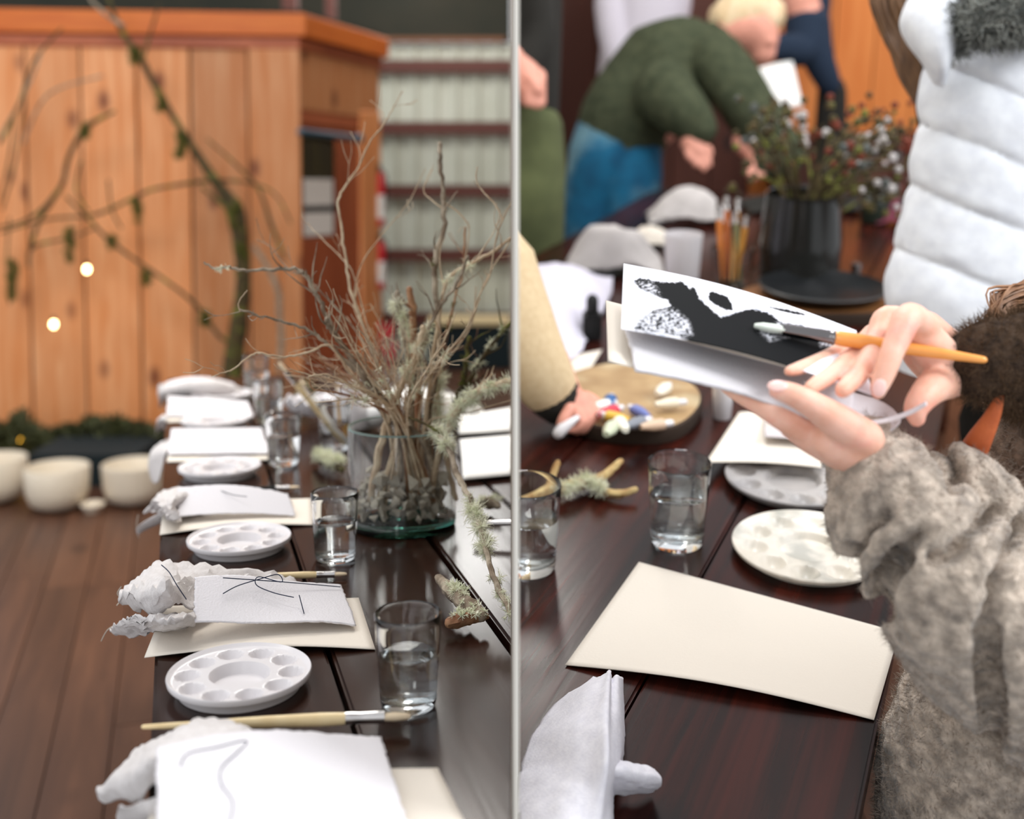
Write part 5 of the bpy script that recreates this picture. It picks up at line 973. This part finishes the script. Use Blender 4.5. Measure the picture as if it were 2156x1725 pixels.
bm = bmesh.new(); cap(bm, [(1992, 150, d-.02, 12), (1968, 250, d-.02, 14), (1950, 350, d, 14), (1936, 430, d+.02, 12), (1915, 520, d+.04, 9)], 12, sm=6); ob('side_piping', bm, m_vestdark, parent=pv)
bm = bmesh.new(); loft(bm, [[R.D(2040, -30, d-.1), R.D(1990, -20, d-.12), R.D(1930, -5, d-.08), R.D(1915, 10, d-.02)], [R.D(2030, 30, d-.12), R.D(1985, 30, d-.14), R.D(1925, 30, d-.1), R.D(1902, 50, d-.04)], [R.D(2010, 80, d-.13), R.D(1985, 85, d-.15), R.D(1945, 90, d-.12), R.D(1915, 85, d-.05)], [R.D(1995, 130, d-.12), R.D(1985, 135, d-.14), R.D(1965, 135, d-.12), R.D(1945, 125, d-.06)], [R.D(1985, 172, d-.1), R.D(1982, 176, d-.1), R.D(1976, 174, d-.1), R.D(1970, 166, d-.08)]], 6, .003, 20); ob('collar', bm, m_vest, parent=pv, solid=.014)
bm = bmesh.new(); cap(bm, [(2000, 105, d-.1, 18), (2030, 60, d-.13, 40), (2080, 40, d-.15, 55), (2150, 20, d-.15, 62), (2230, 10, d-.1, 60)], 16, sm=6); b2 = bmesh.new(); bmesh.ops.recalc_face_normals(bm, faces=bm.faces[:]); fuzz(b2, bm, 5200, .024, .0011, 3); fl = ob('fleece_lining', bm, m_fur, parent=pv); ob('fleece_pile', b2, mat('fleece_pile', (150, 152, 146), (60, 62, 60), rough=.95, scale=50), parent=fl, kind='stuff')
bm = bmesh.new(); rnd = random.Random(4)
for k in range(60):
    t = k/59; x0 = 1840+t*110+rnd.uniform(-6, 6); tube(bm, [R.D(x0+40, -120, d+.1), R.D(x0, -20, d+.06+rnd.uniform(-.03, .03)), R.D(x0+25+10*sin(k), 70, d+.05), R.D(x0+60-t*40, 140+rnd.uniform(-20, 20), d+.05), R.D(min(x0+95-t*50, 1975), 215-t*40+rnd.uniform(-15, 15), d+.04)], [.006, .007, .007, .006, .002], 6, smooth=4)
cap(bm, [(2130, -340, d+.03, 125), (2135, -220, d+.06, 120), (2140, -60, d+.08, 90)], 18, sm=4); ob('hair', bm, m_hair, parent=pv, kind='stuff')
bm = bmesh.new(); cap(bm, [(1975, 120, d+.12, 70), (1965, 200, d+.14, 40), (1960, 300, d+.16, 24), (1950, 420, d+.18, 20)], 16, sm=4); ob('dark_sleeve', bm, m_wooldark, parent=pv)
bm = bmesh.new(); cap(bm, [(2130, 880, d+.02, 105), (2135, 1000, d, 105), (2140, 1500, d+.05, 90)], 20); ob('trousers', bm, m_black2, parent=pv)
# ------------------------------------------------------------------ the painter: body with hands, wool sweater
pa = person(2240, 1400, 1.12, 'person in thick grey brown wool sweater holding the painted card and brush')
BASE[pa.name].z = 0
def groove(verts, lines, depth, wid):
    for v in verts:
        x, y = px(v.co); best = 1e9
        for ln in lines:
            for (x0, y0), (x1, y1) in zip(ln[:-1], ln[1:]):
                dx, dy = x1-x0, y1-y0; t = max(0, min(1, ((x-x0)*dx+(y-y0)*dy)/(dx*dx+dy*dy))); best = min(best, hypot(x-x0-t*dx, y-y0-t*dy))
        v.co -= v.normal*depth*math.exp(-(best/wid)**2)
# --- both hands, forearms and the hidden torso are one skin
bm = bmesh.new()
cap(bm, [(2420, 620, 1.15, 165), (2420, 1000, 1.12, 190), (2440, 1500, 1.12, 180)], 20); cap(bm, [(2330, 285, 1.06, 22), (2318, 310, 1.05, 28)], 10); cap(bm, [(2370, 1700, 1.12, 110), (2360, 2300, 1.1, 80), (2360, 3000, 1.12, 60)], 16); cap(bm, [(2540, 1700, 1.12, 110), (2540, 2300, 1.1, 80), (2540, 3000, 1.12, 60)], 16); cap(bm, [(2400, 420, 1.15, 70), (2390, 330, 1.13, 60)]); cap(bm, [(2380, 180, 1.12, 150), (2375, 280, 1.1, 120)], 18)
cap(bm, [(2330, 700, 1.12, 110), (2200, 810, 1.06, 80), (2060, 780, 1.03, 60), (2000, 765, 1.02, 48)]); cap(bm, [(2330, 1500, 1.08, 120), (2120, 1330, .97, 90), (1930, 1090, .98, 70), (1820, 965, 1.0, 52)])
bmb = voxel(bm, .008, 5)
# left hand, palm up under the card
bm = bmesh.new()
cap(bm, [(1850, 985, .97, 52), (1800, 952, .955, 50), (1752, 928, .945, 46)], 16); cap(bm, [(1790, 965, .965, 38), (1720, 925, .96, 38), (1668, 890, .96, 34)], 16); cap(bm, [(1770, 940, .99, 40), (1690, 880, 1.0, 38)], 16)
cap(bm, [(1822, 925, .945, 42), (1770, 892, .925, 39), (1724, 862, .912, 32), (1690, 842, .905, 27), (1664, 829, .902, 24.5), (1638, 822, .902, 21)], 16, sm=4)
cap(bm, [(1690, 905, .955, 30), (1640, 876, .95, 27), (1598, 850, .955, 24), (1560, 830, .965, 21), (1528, 812, .975, 16)], 14, sm=4)
cap(bm, [(1690, 890, .99, 30), (1630, 852, 1.0, 26), (1580, 826, 1.015, 23), (1545, 812, 1.02, 17)], 14, sm=4); cap(bm, [(1700, 880, 1.02, 28), (1640, 840, 1.035, 24), (1600, 815, 1.05, 20), (1575, 800, 1.06, 16)], 14, sm=4); cap(bm, [(1715, 870, 1.04, 24), (1670, 835, 1.06, 20), (1640, 815, 1.075, 15)], 14, sm=4)
h1 = voxel(bm, .0022, 5)
# right hand with the brush
bm = bmesh.new()
cap(bm, [(2040, 775, 1.03, 50), (1990, 765, 1.01, 50), (1962, 735, .99, 46), (1938, 700, .975, 37)], 16, sm=4); cap(bm, [(1985, 795, 1.02, 40), (1955, 772, 1.015, 34), (1925, 745, 1.01, 28)], 14); cap(bm, [(1990, 720, 1.02, 34), (1950, 682, 1.01, 30)], 14)
cap(bm, [(1946, 692, .975, 34), (1915, 667, .955, 31), (1897, 700, .942, 28), (1880, 738, .932, 25), (1864, 782, .925, 23.5), (1852, 812, .922, 20), (1849, 826, .922, 16)], 16, sm=4)
cap(bm, [(1940, 690, 1.0, 30), (1868, 666, 1.005, 24), (1846, 708, .99, 22.5), (1832, 748, .965, 22), (1806, 790, .935, 21.5), (1774, 822, .915, 17.5)], 14, sm=4)
cap(bm, [(1930, 705, 1.02, 28), (1850, 696, 1.03, 22), (1806, 740, .99, 20.5), (1762, 780, .945, 19.5), (1724, 806, .925, 18), (1704, 818, .915, 14)], 14, sm=4)
cap(bm, [(1920, 720, 1.035, 24), (1838, 718, 1.03, 19), (1778, 736, 1.0, 18), (1718, 762, .965, 16.5), (1682, 776, .94, 15), (1660, 782, .93, 11)], 14, sm=4)
cap(bm, [(1995, 800, 1.0, 42), (1968, 812, .975, 37), (1942, 838, .955, 30), (1928, 862, .95, 26), (1930, 880, .95, 20)], 14, sm=4)
h2 = voxel(bm, .0021, 4)
me = bpy.data.meshes.new('t')
for hb in (h1, h2):
    t_ = bpy.data.meshes.new('t'); hb.to_mesh(t_); hb.free(); bmb.from_mesh(t_); bpy.data.meshes.remove(t_)
body = ob('body', bmb, m_skin, parent=pa)
def nail(p, n, d, w, l):
    bm = bmesh.new(); n = n.normalized(); d = (d-n*d.dot(n)).normalized(); ball(bm, p, w, l, w*.28, 12, ax=(d.cross(n), d, n)); ob('fingernail', bm, mat('nail_pink', (240, 196, 188), rough=.25) if not 'nail_pink' in bpy.data.materials else bpy.data.materials['nail_pink'], parent=pa)
toC = lambda p: (R.c-p).normalized()
nail(D(1851, 817, .922-.0066), toC(D(1852, 814, .95)), D(1848, 830, .95)-D(1856, 800, .95), .0055, .0075)
nail(D(1637, 812, .8965), toC(D(1641, 813, .95))*.7+Z*.8, D(1625, 818, .9)-D(1660, 830, .905), .0055, .008)
# --- wool: left sleeve
bm = bmesh.new()
cap(bm, [(1830, 968, .975, 98), (1862, 1022, .965, 132), (1895, 1085, .955, 158), (1950, 1170, .94, 168), (2040, 1270, .94, 182), (2160, 1370, .97, 200), (2330, 1480, 1.05, 230)], 28, sm=6)
cap(bm, [(2010, 985, 1.0, 60), (2060, 1060, .99, 90), (2140, 1150, 1.0, 110), (2300, 1250, 1.05, 140)], 20, sm=5); cap(bm, [(1845, 1180, .95, 70), (1895, 1240, .94, 90), (1960, 1310, .95, 100), (2020, 1390, .98, 110)], 20, sm=5)
cap(bm, [(2420, 560, 1.15, 190), (2424, 700, 1.15, 250), (2424, 1000, 1.12, 268), (2440, 1500, 1.12, 270), (2440, 1750, 1.12, 265)], 24, sm=4)
bm = voxel(bm, .0042, 8)
F = [[(2090, 1075), (2040, 1137), (2002, 1172), (1970, 1177)], [(1938, 1118), (1887, 1169), (1849, 1210), (1833, 1248), (1842, 1290)], [(2156, 1100), (2123, 1169), (2097, 1232), (2080, 1312), (2074, 1376), (2090, 1540)], [(1944, 890), (1992, 955), (2018, 1016)], [(1791, 1153), (1778, 1200), (1778, 1242)], [(1860, 1085), (1822, 1120), (1804, 1156)]]
bm.normal_update(); groove(bm.verts, F, .020, 17); bm.normal_update(); groove(bm.verts, [[(1900, 1180), (1860, 1225), (1850, 1290)], [(2085, 1330), (2090, 1560)]], .018, 22)
for v in bm.verts: v.co += v.normal*(.006*noise.noise(v.co*16)+.0035*noise.noise(v.co*45)+.0022*noise.noise(v.co*110))
bm.normal_update(); b2 = bmesh.new(); fuzz(b2, bm, 26000, .007, .00028, 5); sw = ob('sweater', bm, m_wool, parent=pa); ob('wool_fibres', b2, m_fuzz, parent=sw, kind='stuff')
# lower part of the garment beside the table edge
bm = bmesh.new(); cap(bm, [(2160, 1400, 1.12, 190), (2122, 1500, 1.13, 215), (2092, 1620, 1.15, 225), (2080, 1760, 1.16, 235), (2095, 1950, 1.2, 250)], 30, sm=6); bm = voxel(bm, .0048, 5); bm.normal_update()
for v in bm.verts: v.co += v.normal*(.007*noise.noise(v.co*14)+.004*noise.noise(v.co*42)+.003*noise.noise(v.co*Vector((1, 1, 1)).length*60))
bm.normal_update(); b2 = bmesh.new(); fuzz(b2, bm, 16000, .009, .0003, 6); lw = ob('wool_hem', bm, m_wool, parent=pa); ob('wool_fibres', b2, m_fuzz, parent=lw, kind='stuff')
bm = bmesh.new(); cap(bm, [(2440, 1650, 1.12, 215), (2370, 1900, 1.12, 130), (2360, 2400, 1.1, 110), (2360, 2950, 1.12, 90)], 20, sm=4); cap(bm, [(2500, 1700, 1.12, 180), (2540, 1900, 1.12, 130), (2540, 2400, 1.1, 110), (2540, 2950, 1.12, 90)], 20, sm=4); ob('trousers', voxel(bm, .01, 4), m_black2, parent=pa)
# right cuff and sleeve, shade put into a darker wool colour
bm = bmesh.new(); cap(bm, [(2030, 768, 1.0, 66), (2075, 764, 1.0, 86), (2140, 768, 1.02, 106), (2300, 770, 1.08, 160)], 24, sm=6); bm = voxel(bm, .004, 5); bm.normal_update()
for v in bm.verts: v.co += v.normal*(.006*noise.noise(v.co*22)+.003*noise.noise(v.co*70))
bm.normal_update(); b2 = bmesh.new(); fuzz(b2, bm, 9000, .012, .0003, 7); rs = ob('right_sleeve', bm, m_wooldark, parent=pa, label='fuzzy wool sleeve darkened for shade'); ob('wool_fibres', b2, m_fuzzdark, parent=rs, kind='stuff')
bm = bmesh.new(); cap(bm, [(2180, 860, 1.1, 80), (2190, 960, 1.09, 100), (2230, 1080, 1.08, 110)], 20, sm=5); bm = voxel(bm, .005, 5); bm.normal_update()
for v in bm.verts: v.co += v.normal*(.005*noise.noise(v.co*30)+.003*noise.noise(v.co*80))
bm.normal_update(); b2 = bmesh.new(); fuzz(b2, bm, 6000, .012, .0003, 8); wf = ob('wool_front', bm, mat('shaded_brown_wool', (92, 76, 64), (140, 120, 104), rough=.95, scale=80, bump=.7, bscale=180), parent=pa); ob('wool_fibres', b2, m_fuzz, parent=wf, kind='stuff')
bm = bmesh.new(); rnd = random.Random(9)
for k in range(70):
    a = rnd.uniform(0, 1); tube(bm, [R.D(2260, 520+a*60, 1.1), R.D(2170+rnd.uniform(-30, 30), 590+a*70, 1.08), R.D(2110+rnd.uniform(-30, 20), 615+a*70+rnd.uniform(-15, 15), 1.06), R.D(2085+rnd.uniform(-20, 30), 660+a*50, 1.05)], [.0016, .0016, .0012, .0005], 4, smooth=4)
cap(bm, [(2420, 190, 1.15, 160), (2430, 330, 1.18, 150), (2430, 520, 1.2, 120), (2380, 560, 1.12, 70)], 18, sm=4); ob('hair', bm, mat('auburn_hair', (110, 74, 48), (150, 108, 74), rough=.5, scale=60), parent=pa, kind='stuff')
# orange tapered wooden post seen behind the sleeve
bm = bmesh.new(); cap(bm, [(2105, 826, .985, 8), (2100, 850, .985, 12), (2085, 885, .99, 18), (2060, 930, 1.0, 26), (2030, 990, 1.02, 33), (1990, 1080, 1.06, 40), (1960, 1200, 1.1, 42)], 14, sm=5, flat=.6); ob('carved_post', bm, m_terracotta, R, label='terracotta orange tapered post between the sleeve and the wool front', cat='post')
# ------------------------------------------------------------------ what the hands hold
def px_in(poly, x, y):
    c = False; j = len(poly)-1
    for i in range(len(poly)):
        xi, yi = poly[i]; xj, yj = poly[j]
        if (yi > y) != (yj > y) and x < (xj-xi)*(y-yi)/(yj-yi)+xi: c = not c
        j = i
    return c
def edge_d(poly, x, y):
    best = 1e9
    for i in range(len(poly)):
        x0, y0 = poly[i]; x1, y1 = poly[(i+1) % len(poly)]; dx, dy = x1-x0, y1-y0; t = max(0, min(1, ((x-x0)*dx+(y-y0)*dy)/(dx*dx+dy*dy+1e-9))); best = min(best, hypot(x-x0-t*dx, y-y0-t*dy))
    return best
z3 = lambda L_: [(1100+a/3.45, 500+b/3.45) for a, b in L_]; z4 = lambda L_: [(1500+a/3.287, 540+b/3.287) for a, b in L_]
main = z3([(812, 308), (850, 296), (880, 298), (960, 315), (1050, 325), (1130, 325), (1155, 318), (1215, 372), (1240, 352), (1262, 385), (1290, 450), (1350, 500), (1390, 540), (1440, 578), (1520, 560), (1600, 530), (1660, 520), (1720, 530), (1810, 560)])+z4([(480, 455), (580, 470), (690, 500), (790, 560), (840, 600), (850, 640), (740, 680), (600, 735), (480, 775), (400, 770), (180, 715), (40, 660)])+z3([(1420, 840), (1370, 820), (1300, 790), (1250, 770), (1120, 720), (1020, 700), (900, 690), (810, 670), (840, 600), (900, 560), (950, 528), (1080, 500), (1055, 455), (1000, 440), (940, 405), (860, 375), (825, 345)])
patch = z3([(1355, 400), (1380, 392), (1490, 430), (1520, 480), (1530, 530), (1480, 530), (1400, 490), (1350, 450)])
strip = z4([(380, 345), (500, 365), (620, 390), (660, 410), (560, 400), (440, 370)])
dry = z3([(810, 540), (960, 520), (1110, 500), (1220, 600), (1260, 720), (1100, 760), (800, 690)]); dry2 = z3([(810, 300), (950, 310), (1020, 400), (1000, 440), (860, 390)]); dry3 = z4([(280, 500), (450, 440), (620, 470), (560, 570), (380, 600)]); dry4 = z4([(700, 540), (860, 590), (860, 640), (740, 640)])
def ink(x, y):
    n1 = noise.noise(Vector((x*.05, y*.05, 0))); n2 = noise.noise(Vector((x*.16, y*.30, 4))); n3 = noise.noise(Vector((x*.5, y*.6, 9)))
    a = 0.0
    for poly, am in ((main, 5), (patch, 3), (strip, 3)):
        s = edge_d(poly, x, y)*(1 if px_in(poly, x, y) else -1)+am*.5*n2+am*.6*n3
        a = max(a, max(0, min(1, s/1.6+.5)))
    wet = 0
    for dq, am, sl in ((dry, .9, .25), (dry2, .75, .5), (dry3, 1.0, .0), (dry4, .9, .2)):
        if px_in(dq, x, y):
            e = min(1, edge_d(dq, x, y)/10); q = (n2*.9+n3*.7+n1*.3+.12*e)
            if q > .08: a *= 1-am*e*min(1, (q-.08)*8); wet = max(wet, .5*e)
    grey = 0
    rim = edge_d(main, x, y)
    if not px_in(main, x, y) and rim < 14 and n1+n2*.6 > .12: grey = .45*(1-rim/14)
    return a, grey+wet*.3*(1-a)
bm = bmesh.new(); NX, NY = 330, 150; TL, TR, BRc, BL = D(1313, 555, 1.085), D(1803, 696, 1.03), D(1838, 832, .925), D(1308, 692, .965); V = []; colr = []
P_, K_, S_ = lin((238, 238, 246)), lin((16, 17, 19)), lin((120, 140, 170))
for j in range(NY+1):
    row = []; v = j/NY
    for i in range(NX+1):
        u = i/NX; p = (TL*(1-u)+TR*u)*(1-v)+(BL*(1-u)+BRc*u)*v+Z*(.007*sin(pi*u))
        row.append(bm.verts.new(p)); x, y = px(p); a, gq = ink(x, y); c = [P_[k]*(1-gq)+S_[k]*gq for k in range(3)]; colr.append([c[k]*(1-a)+K_[k]*a for k in range(3)])
    V.append(row)
grid_faces(bm, V)
m_card = bpy.data.materials.new('painted_card'); m_card.use_nodes = True; nt = m_card.node_tree; at = nt.nodes.new('ShaderNodeVertexColor'); at.layer_name = 'ink'; nt.links.new(at.outputs[0], nt.nodes['Principled BSDF'].inputs['Base Color']); nt.nodes['Principled BSDF'].inputs['Roughness'].default_value = .7; nt.nodes['Principled BSDF'].inputs['Specular IOR Level'].default_value = .08
bm.verts.index_update(); card = ob('painted_card', bm, m_card, R, label='white card with bold black brushwork held over the table by both hands', cat='card')
ca = card.data.color_attributes.new('ink', 'FLOAT_COLOR', 'POINT')
for i, c in enumerate(colr): ca.data[i].color = (*c, 1)
card.modifiers.new('solid', 'SOLIDIFY').thickness = .0008
paper([D(1276, 612, 1.09), D(1790, 745, 1.05), D(1800, 862, .955), D(1281, 737, .945)], 'cream card backing held under the painted card', -.010, None, m_paper, room=R, name='backing_card', cat='card')
bm = bmesh.new(); sheet(bm, [D(1316, 676, 1.0), D(1800, 800, .985), D(1790, 880, .945), D(1338, 742, .935)], 60, 24, lambda u, v: -.006-.010*v**2+.008*sin(pi*u)*v, .0012, 0); ob('deckle_sheet', bm, m_deckle, R, label='soft white torn-edge sheet sandwiched under the painted card', cat='paper', solid=.003)
bm = bmesh.new(); loft(bm, [[D(1690, 800, .975), D(1836, 838, .985), D(1880, 862, .99)], [D(1700, 850, .965), D(1830, 884, .97), D(1897, 886, .975)], [D(1720, 890, .96), D(1830, 915, .955), D(1880, 905, .955)]], 6); ob('loose_page', bm, m_deckle, R, label='loose white page lying across the wrist under the painted card', cat='paper', solid=.001)
bm = bmesh.new(); loft(bm, [[D(1812, 889, .95), D(1870, 880, .945), D(1915, 864, .935), D(1950, 846, .925)], [D(1812, 897, .948), D(1870, 889, .943), D(1917, 873, .933), D(1951, 853, .923)]], 8); ob('page_edge', bm, m_deckle, R, label='curling page edge pinched by the thumb of the brush hand', cat='paper', solid=.0015)
# paintbrush
a, b = D(2052, 755, .958), D(1588, 686, .985); v = b-a; q = lambda k: a+v*k
br = thing('paintbrush', a, 'orange handled paintbrush held over the painted card', 'paintbrush', R)
bm = bmesh.new(); tube(bm, [q(-.04), q(.04), q(.15), q(.35), q(.52), q(.60), q(.632)], [.0030, .0038, .0048, .0058, .0066, .0066, .0056], 18, smooth=5); ob('handle', bm, m_orangehandle, parent=br)
bm = bmesh.new(); tube(bm, [q(.628), q(.645), q(.65), q(.66), q(.668), q(.675), q(.76), q(.87)], [.0062, .0062, .0057, .0061, .0057, .0059, .0058, .0054], 18, cap=False); ob('ferrule', bm, mat('polished_ferrule', (120, 116, 116), rough=.15, metal=1), parent=br)
bm = bmesh.new(); tube(bm, [q(.86), q(.91), q(.96), q(1.0)], [.0054, .0068, .0064, .003], 16, cap=False, flat=.6, smooth=3, jag=.05); ob('bristles', bm, mat('white_bristle', (214, 222, 212), rough=.8), parent=br)
bm = bmesh.new(); tube(bm, [D(1988, 732, .99), D(2070, 745, 1.0), D(2165, 762, 1.02)], .0005, 5, smooth=4); ob('loose_thread', bm, mat('highlight_thread', (206, 200, 190), rough=.8), R, label='fine pale thread standing for a thin highlight across the dark sleeve', cat='thread')  # added strand imitating a thin highlight near the brush end
